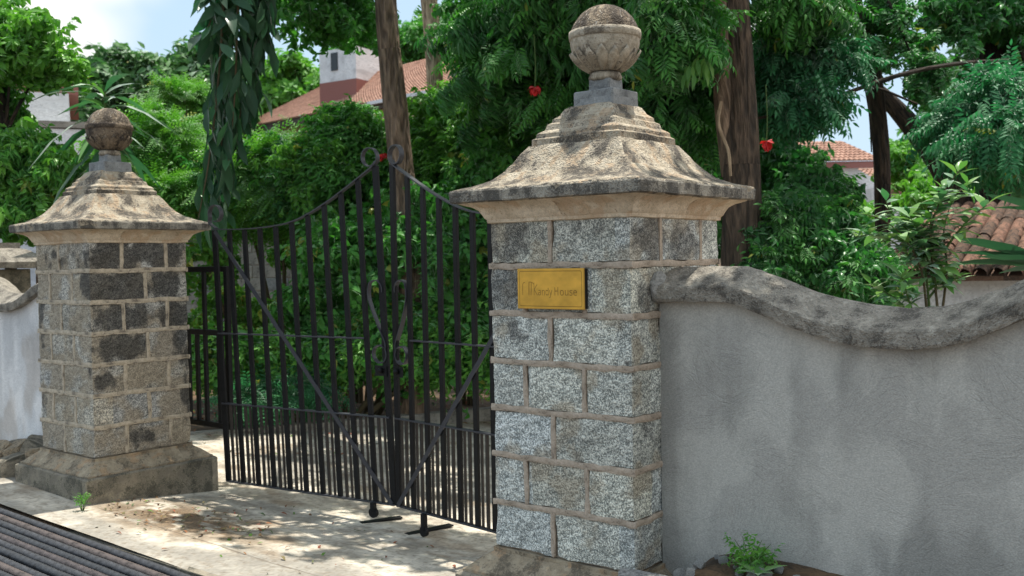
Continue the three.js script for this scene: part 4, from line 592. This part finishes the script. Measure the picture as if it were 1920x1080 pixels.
// --- sunlit pointed-leaf shrub just behind the wall
{ const d = 6.7, f = foot(1750, d), o = thing('pointed_leaf_shrub', 'sunlit shrub with glossy pointed leaves just behind the waved wall', 'shrub', [f.x, f.y + 0.02, f.z]), r = rng(221), gs = [strap(0.125, 0.054, 0.25), strap(0.155, 0.062, 0.35), strap(0.095, 0.044, 0.2), strap(0.175, 0.048, 0.4)];
  const L = p => p.clone().sub(o.position), stems = [[[1760, 600], [1752, 520], [1745, 440], [1770, 360], [1800, 318]], [[1765, 600], [1775, 500], [1770, 430], [1790, 370], [1815, 345]], [[1740, 600], [1725, 500], [1690, 440], [1650, 410], [1622, 402]], [[1745, 600], [1730, 470], [1715, 420], [1700, 400]], [[1720, 620], [1690, 570], [1655, 545], [1632, 532]], [[1725, 620], [1700, 550], [1694, 525], [1690, 520]], [[1755, 540], [1735, 470], [1730, 430], [1745, 410]], [[1760, 460], [1700, 440], [1665, 445], [1650, 455]], [[1770, 470], [1800, 430], [1830, 400], [1850, 385]], [[1770, 540], [1765, 500], [1740, 480], [1715, 470]], [[1740, 560], [1762, 535], [1785, 520], [1795, 530]], [[1730, 520], [1690, 465], [1640, 440], [1605, 445]], [[1735, 500], [1700, 430], [1668, 395], [1660, 372]], [[1750, 480], [1745, 420], [1760, 385], [1768, 350]]];
  stems.forEach((s, i) => {
    const pts = s.map(([x, y], j) => L(at(x, y, d + Math.sin(i * 2.1) * 0.16 * j / 3))), c = new THREE.CatmullRomCurve3(pts); part('stem', tube(pts, [0.010, 0.008, 0.006, 0.004, 0.003], 6), i < 3 ? mat.twig : mat.twigGreen, o);
    const n = i < 4 ? 38 : 29; for (let k = 0; k < n; k++) { const t = (i < 4 ? 0.35 : 0.2) + (i < 4 ? 0.65 : 0.8) * k / (n - 1), a = k * 2.399 + i; singleLeaf(o, gs[Math.floor(r() * 4)], single[[1, 3, 5, 5, 3, 1][Math.floor(r() * 6)]], c.getPointAt(Math.min(1, t * 0.999)), V(Math.cos(a), 0.5 + (r() - 0.7) * 1.0 + (t > 0.95 ? 0.8 : 0), Math.sin(a)), (r() - 0.5) * 0.8, 0.75 + r() * 0.55); }
  }); }
// --- dark fan fronds at the hut
{ const d = 8.6, f = foot(2010, d), o = thing('frond_plant', 'plant with broad dark blade fronds in front of the hut roof', 'plant', [f.x, f.y + 0.02, f.z]), r = rng(231), g = strap(1.25, 0.11, 0.22), hub = at(1990, 500, d).sub(o.position), hub2 = at(1975, 400, d).sub(o.position);
  part('stem', tube([V(0, 0, 0), hub.clone().multiplyScalar(0.5), hub, hub2], [0.06, 0.055, 0.05, 0.03], 8), mat.barkDark, o);
  [[1790, 470], [1800, 500], [1770, 440], [1830, 372], [1850, 520], [1800, 455], [1815, 485], [1760, 490], [1860, 400]].forEach(([x, y], k) => { const e = at(x, y, d + (r() - 0.5) * 0.4).sub(o.position), h = k === 3 || k === 8 ? hub2 : hub, v = e.clone().sub(h); v.y += 0.12; singleLeaf(o, g, single[[4, 2, 4][k % 3]], h, v, 0.95 + (r() - 0.5) * 0.6, v.length() / 1.25); }); }
// --- hanging sprays of pale leaves and red blossoms on the thick-trunk tree
{ const d = 8.7, o = thing('leaf_spray', 'spray of bright young leaves dangling beside the thick trunk', 'foliage', at(1305, 100, d).toArray()), r = rng(241), gs = [strap(0.15, 0.045, 0.3), strap(0.12, 0.04, 0.3)];
  part('stem', tube([at(1330, -60, d), at(1312, 60, d), at(1305, 120, d)].map(p => p.sub(o.position)), [0.006, 0.005, 0.003], 6), mat.twigGreen, o);
  for (let k = 0; k < 26; k++) { const a = r() * 6.28; singleLeaf(o, gs[k % 2], single[k % 3 ? 5 : 3], at(1285 + r() * 45, 105 + r() * 35, d).sub(o.position), V(Math.cos(a) * 0.6, -1.2, Math.sin(a) * 0.6), (r() - 0.5), 0.9 + r() * 0.4); } }
mat.red = new THREE.MeshPhysicalMaterial({ color: new THREE.Color().setRGB(0.62, 0.012, 0.012), roughness: 0.9, transmission: 0.3, side: THREE.DoubleSide });
[[1003, 168, 9.2, 'single red blossom hanging beside the name-plate pillar ball'], [1437, 270, 8.6, 'single red blossom hanging beside the thick reddish trunk'], [716, 292, 11.5, 'small red blossom half hidden by the gate scrolls']].forEach(([px, py, d, label], j) => {
  const o = thing('red_blossom', label, 'flower', at(px, py, d).toArray()), r = rng(251 + j), g = leafGeo(0.062, 0.055, { wide: 0.6, droop: 0.5 });
  part('stalk', tube([V(0, 0.5, 0), V(0.01, 0.2, 0), V(0, 0.02, 0)], [0.004, 0.004, 0.005], 6), mat.twigGreen, o);
  for (let k = 0; k < 20; k++) { const a = k * 2.4; const q = singleLeaf(o, g, mat.red, V(0, 0.02, 0), V(Math.cos(a), 0.4 - r() * 2.6, Math.sin(a)), (r() - 0.5), 0.8 + r() * 0.5); q.name = 'petal'; } });

// ------------------------------------------------------------------ buildings behind
mat.terra = weathered(512, 1.2, [156, 118, 98], [126, 92, 75], [82, 62, 52], { darkAmt: 0.42, scale: 60, seed: 81, bump: 0.01 });
mat.terraDark = weathered(512, 1.2, [128, 100, 82], [100, 76, 62], [54, 46, 40], { darkAmt: 0.6, scale: 60, seed: 83, bump: 0.01 });
mat.roofRed = weathered(512, 3, [184, 148, 130], [160, 122, 104], [118, 90, 76], { darkAmt: 0.36, scale: 40, seed: 85, bump: 0.01 });
mat.housePaint = weathered(512, 3, [226, 228, 230], [212, 215, 218], [176, 178, 180], { darkAmt: 0.3, scale: 60, seed: 87, bump: 0.004 });
mat.cream = weathered(512, 3, [216, 206, 172], [200, 190, 158], [160, 152, 126], { darkAmt: 0.3, scale: 60, seed: 89, bump: 0.004 });
mat.band = M({ color: 0x8d5f58 }); mat.darkWood = M({ color: 0x2c211b }); mat.paneDark = M({ color: 0x23282c, roughness: 0.15 }); mat.fascia = M({ color: 0x4a413c }); mat.gutter = M({ color: 0xd8dade });
// a tiled slope between an eave and a ridge line (world points): overlapping rows with rolled tiles, one relief
function tiledSlope(e0, e1, r1, r0, rows, cols, origin) {
  const pos = [], uv = [], nrm = V(0, 0, 0).crossVectors(e1.clone().sub(e0), r0.clone().sub(e0)).normalize(); if (nrm.y < 0) nrm.negate();
  const P = (s, t, lift) => { const a = e0.clone().lerp(e1, s), b = r0.clone().lerp(r1, s); return a.lerp(b, t).addScaledVector(nrm, lift).sub(origin); };
  const sub = cols * 4, len = e0.distanceTo(e1), rise = e0.distanceTo(r0);
  for (let j = 0; j < rows; j++) for (let i = 0; i < sub; i++) {
    const s0 = i / sub, s1 = (i + 1) / sub, w = k => [0, 0.03, 0.055, 0.03][k % 4], t0 = j / rows - 0.02, t1 = (j + 1) / rows;
    const a = P(s0, t0, 0.05 + w(i)), b = P(s1, t0, 0.05 + w(i + 1)), c = P(s1, t1, w(i + 1)), d = P(s0, t1, w(i)), a2 = P(s0, t0, 0), b2 = P(s1, t0, 0);
    for (const [p, u, v] of [[a, s0, t0], [b, s1, t0], [c, s1, t1], [a, s0, t0], [c, s1, t1], [d, s0, t1], [a2, s0, t0], [b2, s1, t0], [b, s1, t0], [a2, s0, t0], [b, s1, t0], [a, s0, t0]]) { pos.push(p.x, p.y, p.z); uv.push(u * len, v * rise); }
  }
  const g = new THREE.BufferGeometry(); g.setAttribute('position', new THREE.Float32BufferAttribute(pos, 3)); g.setAttribute('uv', new THREE.Float32BufferAttribute(uv, 2)); g.computeVertexNormals(); return g;
}
const level = (px, py, y) => { const q = at(px, py, 1).sub(EYE), k = (y - EYE.y) / q.y; return EYE.clone().addScaledVector(q, k); };
function slab(pts, thick, origin) { // closed prism under a polygon of world points
  const pos = [], n = pts.length, A = pts.map(p => p.clone().sub(origin)), Bt = A.map(p => p.clone().add(V(0, -thick, 0))), tri = (a, b, c) => pos.push(a.x, a.y, a.z, b.x, b.y, b.z, c.x, c.y, c.z);
  for (let i = 1; i < n - 1; i++) { tri(A[0], A[i], A[i + 1]); tri(Bt[0], Bt[i + 1], Bt[i]); } for (let i = 0; i < n; i++) { const j = (i + 1) % n; tri(A[i], Bt[i], Bt[j]); tri(A[i], Bt[j], A[j]); }
  const g = new THREE.BufferGeometry(); g.setAttribute('position', new THREE.Float32BufferAttribute(pos, 3)); g.setAttribute('uv', new THREE.Float32BufferAttribute(pos.flatMap((v, i) => i % 3 === 0 ? [v, pos[i + 1]] : []), 2)); g.computeVertexNormals(); return g;
}
{ // the house with the long red roof
  const e0 = at(448, 241, 50), ye = e0.y, e1 = level(1010, 128, ye), r0 = at(612, 160, 49), r1 = level(1010, 58, r0.y), dir = e1.clone().sub(e0).normalize(), inw = V(-dir.z, 0, dir.x); if (inw.dot(FW) < 0) inw.negate();
  const o = thing('tiled_house', 'house with a long red tiled roof and white chimney block', 'house', [e0.x, -0.1, e0.z]), O = o.position;
  const rf = part('roof_tiles', tiledSlope(e0, e1, r1, r0, 26, 110, O), mat.roofRed, o); rf.userData.kind = 'stuff';
  const bk = e0.clone().addScaledVector(inw, 7.5); bk.y = ye; part('hip_slope', slab([e0, r0, bk], 0.1, O), mat.roofRed, o);
  part('back_slope', slab([r0, r1, e1.clone().addScaledVector(inw, 7.5).setY(ye), bk], 0.1, O), mat.roofRed, o);
  part('fascia', slab([e0.clone().add(V(0, -0.02, 0)), e1.clone().add(V(0, -0.02, 0)), e1.clone().addScaledVector(inw, 0.2).add(V(0, -0.02, 0)), e0.clone().addScaledVector(inw, 0.2).add(V(0, -0.02, 0))], 0.32, O), mat.fascia, o);
  const ga = e0.clone().lerp(e1, 0.52).addScaledVector(inw, -0.14), gb = e1.clone().addScaledVector(inw, -0.14); part('gutter', slab([ga, gb, gb.clone().addScaledVector(inw, 0.12), ga.clone().addScaledVector(inw, 0.12)], 0.14, O), mat.gutter, o);
  const w0 = e0.clone().addScaledVector(dir, 1.2).addScaledVector(inw, 0.8), w1 = e1.clone().addScaledVector(inw, 0.8), w2 = w1.clone().addScaledVector(inw, 6), w3 = w0.clone().addScaledVector(inw, 6); part('wall', slab([w0, w1, w2, w3].map(p => p.clone().setY(ye - 0.15)), ye + 0.2, O), mat.cream, o);
  const W0 = w0.clone().addScaledVector(dir, 2.4).addScaledVector(inw, -0.06); const win = part('window', slab([W0, W0.clone().addScaledVector(dir, 1.5), W0.clone().addScaledVector(dir, 1.5).addScaledVector(inw, 0.2), W0.clone().addScaledVector(inw, 0.2)].map(p => p.setY(ye - 0.7)), 1.5, O), mat.darkWood, o);
  for (let k = 0; k < 3; k++) { const p = W0.clone().addScaledVector(dir, 0.12 + k * 0.45).addScaledVector(inw, -0.04); part('pane', slab([p, p.clone().addScaledVector(dir, 0.36), p.clone().addScaledVector(dir, 0.36).addScaledVector(inw, 0.06), p.clone().addScaledVector(inw, 0.06)].map(q => q.setY(ye - 0.85)), 1.2, O), mat.paneDark, win); }
  // chimney block, turned to the eave line
  const bd = 45.5, a = at(600, 160, bd), b = at(668, 150, bd - 1.2), c = at(722, 135, bd + 0.6), top = at(600, 98, bd).y, bot = at(600, 168, bd).y - 1.0, d4 = a.clone().add(c).sub(b);
  const blk = part('chimney_block', slab([a, b, c, d4].map(p => p.clone().setY(top)), top - bot, O), mat.housePaint, o);
  const grow = (p, k) => p.clone().sub(b).multiplyScalar(k).add(b).add(at(660, 150, bd - 1.26).sub(at(660, 150, bd - 1.2))), cc = a.clone().add(b).add(c).add(d4).multiplyScalar(0.25), out = p => p.clone().sub(cc).multiplyScalar(1.012).add(cc);
  part('painted_band', slab([a, b, c, d4].map(p => out(p).setY(at(600, 157, bd).y)), at(600, 157, bd).y - bot, O), mat.band, blk);
  const u = b.clone().sub(a).setY(0).normalize(), sl = a.clone().addScaledVector(u, a.distanceTo(b) * 0.34).addScaledVector(inw, -0.03), sl2 = sl.clone().addScaledVector(u, 0.38), nn = V(u.z, 0, -u.x); if (nn.dot(FW) > 0) nn.negate();
  part('slit_window', slab([sl.clone().addScaledVector(nn, 0.02), sl2.clone().addScaledVector(nn, 0.02), sl2.clone().addScaledVector(nn, -0.1), sl.clone().addScaledVector(nn, -0.1)].map(p => p.setY(at(620, 104, bd).y)), 0.78, O), mat.paneDark, blk);
}
{ // the white house behind the leafy tree
  const O = at(90, 400, 27), o = thing('white_house', 'white two storey house behind the leafy tree', 'house', [O.x, -0.1, O.z]), P = o.position, u = RT0.clone().multiplyScalar(0.92).addScaledVector(FW.clone().setY(0).normalize(), 0.39).normalize(), w = V(-u.z, 0, u.x); if (w.dot(FW) < 0) w.negate();
  const blk = (px0, d, len, yTop, yBot, dep, n, m) => { const a = at(px0, 300, d); return part(n, slab([a, a.clone().addScaledVector(u, len), a.clone().addScaledVector(u, len).addScaledVector(w, dep), a.clone().addScaledVector(w, dep)].map(p => p.clone().setY(yTop)), yTop - yBot, P), m, o); };
  const y = (py, d) => at(90, py, d).y;
  blk(-60, 28, 2.6, y(165, 28), -0.1, 5, 'upper_wall', mat.housePaint); blk(-90, 27.9, 3.25, y(148, 28), y(166, 28), 5.4, 'roof', mat.band);
  blk(70, 26, 1.6, y(240, 26), -0.1, 4, 'lower_wall', mat.housePaint); blk(40, 25.8, 2.4, y(226, 26), y(238, 26), 4.4, 'canopy_roof', mat.concrete);
  const wn = blk(92, 25.95, 0.32, y(270, 26), y(330, 26), 0.2, 'window', mat.fascia); blk(150, 25.95, 0.4, y(395, 26), y(470, 26), 0.2, 'window', mat.darkWood);
}
[[1505, 268, 38, 60, 50, 'small red roofed white gable behind the thick trunk'], [1648, 318, 34, 66, 42, 'small red roofed white gable behind the slender trunk']].forEach(([px, py, d, wpx, hpx, label]) => {
  const O = down(at(px, 400, d)), o = thing('gable_house', label, 'house', O.toArray()), u = RT0.clone(), w = FW.clone().setY(0).normalize(), r0 = at(px - 40, py, d + 3), len = (wpx + 60) / FOCAL * d, r1 = r0.clone().addScaledVector(u, len), drop = hpx / FOCAL * d;
  const e0 = r0.clone().addScaledVector(w, -2.6).add(V(0, -drop, 0)), e1 = r1.clone().addScaledVector(w, -2.6).addScaledVector(u, 0.7).add(V(0, -drop * 1.4, 0)).setY(e0.y);
  part('roof_tiles', tiledSlope(e0, e1, r1, r0, 8, 16, o.position), mat.roofRed, o).userData.kind = 'stuff';
  const a = e0.clone().addScaledVector(w, 0.4), b = e1.clone().addScaledVector(w, 0.4); part('wall', slab([a, b, b.clone().addScaledVector(w, 3), a.clone().addScaledVector(w, 3)].map(p => p.setY(e0.y - 0.03)), e0.y + 0.1, o.position), mat.housePaint, o);
  part('fascia', slab([e0, e1, e1.clone().addScaledVector(w, 0.1), e0.clone().addScaledVector(w, 0.1)].map(p => p.clone().add(V(0, -0.03, 0))), 0.25, o.position), mat.band, o);
});
{ // tiled hut behind the wall: every barrel tile is a piece
  const d = 11, e0 = at(1636, 512, d), ye = e0.y, e1 = at(1990, 500, d - 0.6).setY(ye), r0 = at(1760, 392, d + 1.5), r1 = at(2010, 380, d + 0.9).setY(r0.y), o = thing('tiled_hut', 'small hut with a barrel tiled roof and dark opening', 'hut', [e0.x, -0.1, e0.z]), O = o.position, r = rng(261);
  const up = r0.clone().add(r1).sub(e0).sub(e1).multiplyScalar(0.5), along = e1.clone().sub(e0), nrm = V(0, 0, 0).crossVectors(along, up).normalize(); if (nrm.y < 0) nrm.negate();
  part('roof_deck', slab([e0, e1, r1, r0].map(p => p.clone().addScaledVector(nrm, -0.05)), 0.05, O), mat.terraDark, o);
  const g = new THREE.CylinderGeometry(0.078, 0.068, 0.36, 7, 1, true, -Math.PI / 2, Math.PI), cols = Math.round(along.length() / 0.165), rows = 8, mats = [mat.terra, mat.terraDark, mat.terra, mat.terraDark, mat.terraDark];
  g.rotateX(-Math.PI / 2); g.rotateY(Math.PI); // axis along -z, arch up
  for (let j = 0; j < rows; j++) for (let i = 0; i < cols; i++) {
    const s = (i + 0.5) / cols, t = (j + 0.45) / rows, p = e0.clone().lerp(e1, s).lerp(r0.clone().lerp(r1, s), t), ax = r0.clone().lerp(r1, s).sub(e0.clone().lerp(e1, s)).normalize();
    const m = new THREE.Mesh(g, mats[Math.floor(r() * 5)]); m.name = 'tile'; shadows(m); const X = V(0, 0, 0).crossVectors(nrm, ax.clone().negate()).normalize(); m.quaternion.setFromRotationMatrix(new THREE.Matrix4().makeBasis(X, nrm.clone(), V(0, 0, 0).crossVectors(X, nrm))); m.rotateY((r() - 0.5) * 0.12); m.rotateX((r() - 0.5) * 0.06 + 0.04); m.position.copy(p.addScaledVector(nrm, r() * 0.02 - 0.01).sub(O)); o.add(m);
  }
  const w = FW.clone().setY(0).normalize(), a = e0.clone().addScaledVector(along, 0.20).addScaledVector(w, 0.45), b = e1.clone().addScaledVector(w, 0.45), u = along.clone().setY(0).normalize();
  part('wall', slab([a, b, b.clone().addScaledVector(w, 1.6), a.clone().addScaledVector(w, 1.6)].map(p => p.clone().setY(ye + 0.08)), ye + 0.2, O), mat.housePaint, o);
  const q = at(1764, 540, d + 0.30), q2 = q.clone().addScaledVector(u, 0.42); part('opening', slab([q, q2, q2.clone().addScaledVector(w, 0.4), q.clone().addScaledVector(w, 0.4)], 0.9, O), mat.darkWood, o);  // solid dark slab; the shade inside the opening is put into its colour
}
{ // block wall at the end of the planting; every block a piece
  const d = 16, O = foot(395, d), o = thing('block_wall', 'grey concrete block wall seen past the gate leaf', 'wall', O.toArray()), u = RT0.clone().multiplyScalar(0.97).addScaledVector(FW.clone().setY(0).normalize(), -0.2).normalize(); o.rotation.y = Math.atan2(-u.z, u.x);
  const g = box(0, 0.38, 0, 0.185, -0.1, 0.1, 0.008), ms = [mat.concrete, mat.block, mat.concrete], r = rng(271), H = at(500, 428, d).y - O.y, n = Math.floor(H / 0.2);
  part('mortar_core', box(-3.0, 3.2, -0.3, n * 0.2, -0.09, 0.09), mat.concrete, o);
  for (let j = 4; j < n; j++) for (let i = -4; i < 7; i++) { const m = new THREE.Mesh(g, ms[Math.floor(r() * 3)]); m.name = 'block'; shadows(m); m.position.set(i * 0.395 + (j % 2) * 0.2, j * 0.2 + 0.008, (r() - 0.5) * 0.01); o.add(m); }
  part('coping', box(-3.05, 3.25, n * 0.2 + 0.004, n * 0.2 + 0.10, -0.14, 0.14, 0.01), mat.concrete, o);
}
{ // second pier and its sloping cap behind the white wall
  const d = 9.6, c = at(-30, 500, d), f = down(c), o = thing('low_pier', 'low stone pier with a sloping cap behind the white wall', 'pillar', f.toArray()), y = py => at(0, py, d).y - f.y;
  part('shaft', box(-0.30, 0.30, -0.1, y(505), -0.30, 0.30, 0.01), mat.plinth, o); part('cap', squareLathe(fine([[0.44, y(503)], [0.45, y(492)], [0.30, y(470)], [0.24, y(466)], [0.24, y(456)]], 0.04), 10, 0.01, 300), mat.coping, o);
}
// ------------------------------------------------------------------ small things on the ground
{ // raised verge at the foot of the grey wall with rubble and weeds
  const yv = (x, z) => 0.19 + 0.33 * step(1.2, 0.05, z) * step(-0.12, 0.35, x) + 0.05 * (f2(x * 5, z * 5, 3) - 0.5) + (x > 0.2 ? 0.05 * step(0.5, 0.0, z) : 0);
  structure('verge', gridGeo(range(-0.10, 5, 0.05), range(-0.25, 1.6, 0.05), yv, (x, z) => x > 0.03 || z > 0.12), mat.soil, 'raised strip of soil and grit at the foot of the grey wall');
  const r = rng(281), rock = (w, h, d, seed) => { const g = new THREE.BoxGeometry(w, h, d, 6, 4, 6), p = g.attributes.position; for (let i = 0; i < p.count; i++) { const x = p.getX(i), y = p.getY(i), z = p.getZ(i), l = Math.max(Math.abs(x) / w, Math.abs(y) / h, Math.abs(z) / d) * 2, k = 1 - 0.12 * Math.pow(Math.hypot(x / w, y / h, z / d) * 1.3, 3) + 0.18 * (n3(x / w * 3 + seed, y / h * 3, z / d * 3) - 0.5); p.setXYZ(i, x * k, y * k, z * k); } g.computeVertexNormals(); return g; };
  const b = shadows(new THREE.Mesh(rock(0.24, 0.22, 0.20, 3), mat.rubble)); b.name = numbered('stone_block'); b.position.set(0.16, 0.44, 0.20); b.rotation.set(0.1, 0.35, -0.12); b.userData = { label: 'broken grey stone block at the foot of the name-plate pillar', category: 'stone' }; scene.add(b);
  for (let k = 0; k < 30; k++) { const s = 0.014 + r() * 0.026, x = 0.22 + r() * 0.55, z = -0.16 + r() * 0.3, m = shadows(new THREE.Mesh(rock(s * 1.3, s, s, k + 9), mat.rubble)); m.name = numbered('rubble_stone'); m.position.set(x, yv(x, z) + s * 0.3, z); m.rotation.set(r() * 3, r() * 3, r() * 3); m.userData = { label: 'small loose stone among the rubble at the foot of the grey wall', category: 'stone', group: 'loose rubble at the wall foot' }; scene.add(m); }
  const weed = (name, label, cx, cz, y, n, spread, kind, col, size, seed) => { const o = thing(name, label, 'weed', [cx, y, cz]); foliage(o, 'leaves', [[V(cx, y + 0.06, cz), spread, 0.07, spread]], n, kind, col, { seed, size, gaps: 0.1, fill: 0.1, droop: -0.5 }); const q = rng(seed); for (let k = 0; k < 8; k++) { const a = q() * 6.28, l = 0.5 * spread + q() * 0.06; part('stem', tube([V(0, -0.02, 0), V(Math.cos(a) * l * 0.5, 0.07, Math.sin(a) * l * 0.5), V(Math.cos(a) * l, 0.08 + q() * 0.05, Math.sin(a) * l)], [0.0025, 0.002, 0.001], 5), mat.twigGreen, o); } };
  weed('weed_tuft', 'bright green weeds sprouting at the foot of the grey wall', 0.50, -0.06, yv(0.5, -0.06), 60, 0.10, 'small', 'fresh', 0.26, 301);
  weed('weed_tuft', 'small green weed at the plinth corner of the blackened pillar', -4.18, 0.24, G(-4.18, 0.24), 22, 0.05, 'small', 'fresh', 0.2, 302);
  weed('weed_tuft', 'tiny weed growing between the steel rods', -4.36, 0.76, G(-4.3, 0.76) - 0.03, 7, 0.015, 'broad', 'fresh', 0.18, 303);
  const pg = strap(0.10, 0.035, 0.3), wd = thing('broad_weed', 'broad leaved seedling among the weeds by the grey wall', 'weed', [0.56, yv(0.56, 0), 0.0]); for (let k = 0; k < 6; k++) singleLeaf(wd, pg, single[k % 2 ? 5 : 3], V(0, 0.02, 0), V(Math.cos(k * 1.1), 0.6, Math.sin(k * 1.1)), 0, 0.7 + 0.1 * k);
  // heap of broken stone against the white wall
  for (let k = 0; k < 9; k++) { const s = 0.14 + r() * 0.16, x = XL - SIDE - 0.18 - r() * 0.6, z = -0.18 + r() * 0.22, m = shadows(new THREE.Mesh(rock(s * 1.4, s * 0.8, s, k + 60), k % 3 ? mat.splay : mat.plinth)); m.name = numbered('broken_stone'); m.position.set(x, G(x, z) + s * 0.25 + (k > 5 ? 0.12 : 0), z); m.rotation.set((r() - 0.5), r() * 3, (r() - 0.5)); m.userData = { label: 'brown broken stone heaped against the foot of the white wall', category: 'stone', group: 'broken stones by the white wall' }; scene.add(m); }
}
{ // fallen leaves
  const g = leafGeo(0.05, 0.022, { fold: 0.3, droop: 0.4 }), n = 1200, im = new THREE.InstancedMesh(g, M({ color: 0xffffff }), n), r = rng(291), c = new THREE.Color(), s = V(1, 1, 1);
  for (let k = 0; k < n; k++) {
    let x, z; if (k < 180) { const a = r() * 6.28, q = Math.sqrt(r()); x = -3.62 + Math.cos(a) * q * 0.85; z = -0.16 + Math.sin(a) * q * 0.36; } else if (k < 260) { x = -4.2 + r() * 3.6; z = -1.0 + r() * 1.45; } else { const t = r() * 6; z = -1.4 - t; x = kerbX(z) + (r() < 0.4 ? r() * 1.6 : -r() * 2.2); }
    Q1.setFromEuler(new THREE.Euler((r() - 0.5) * 0.8, r() * 6.28, (r() - 0.5) * 0.8)); const q = 0.35 + r() * (k < 260 ? 0.7 : 1.3); s.set(q, q, q); M4.compose(V(x, G(x, z) + 0.012 + (z < -1.4 && x < kerbX(z) ? 0.03 : 0), z), Q1, s); im.setMatrixAt(k, M4);
    const t = r(); if (t < 0.12) c.setRGB(0.10, 0.20, 0.03); else c.setRGB(mix(0.07, 0.26, r()), mix(0.045, 0.15, t), mix(0.025, 0.06, t)); im.setColorAt(k, c);
  }
  im.name = 'fallen_leaves'; im.userData = { kind: 'stuff', label: 'scattered dry brown leaves on the drive and the planting bed', category: 'leaf litter' }; shadows(im); im.frustumCulled = false; scene.add(im);
}
{ const m = leafMat({ vertexColors: true }); for (const [parent, list] of spare) part('leaves', mergeGeometries(list), m, parent).userData.kind = 'stuff'; }
renderer.render(scene, camera);
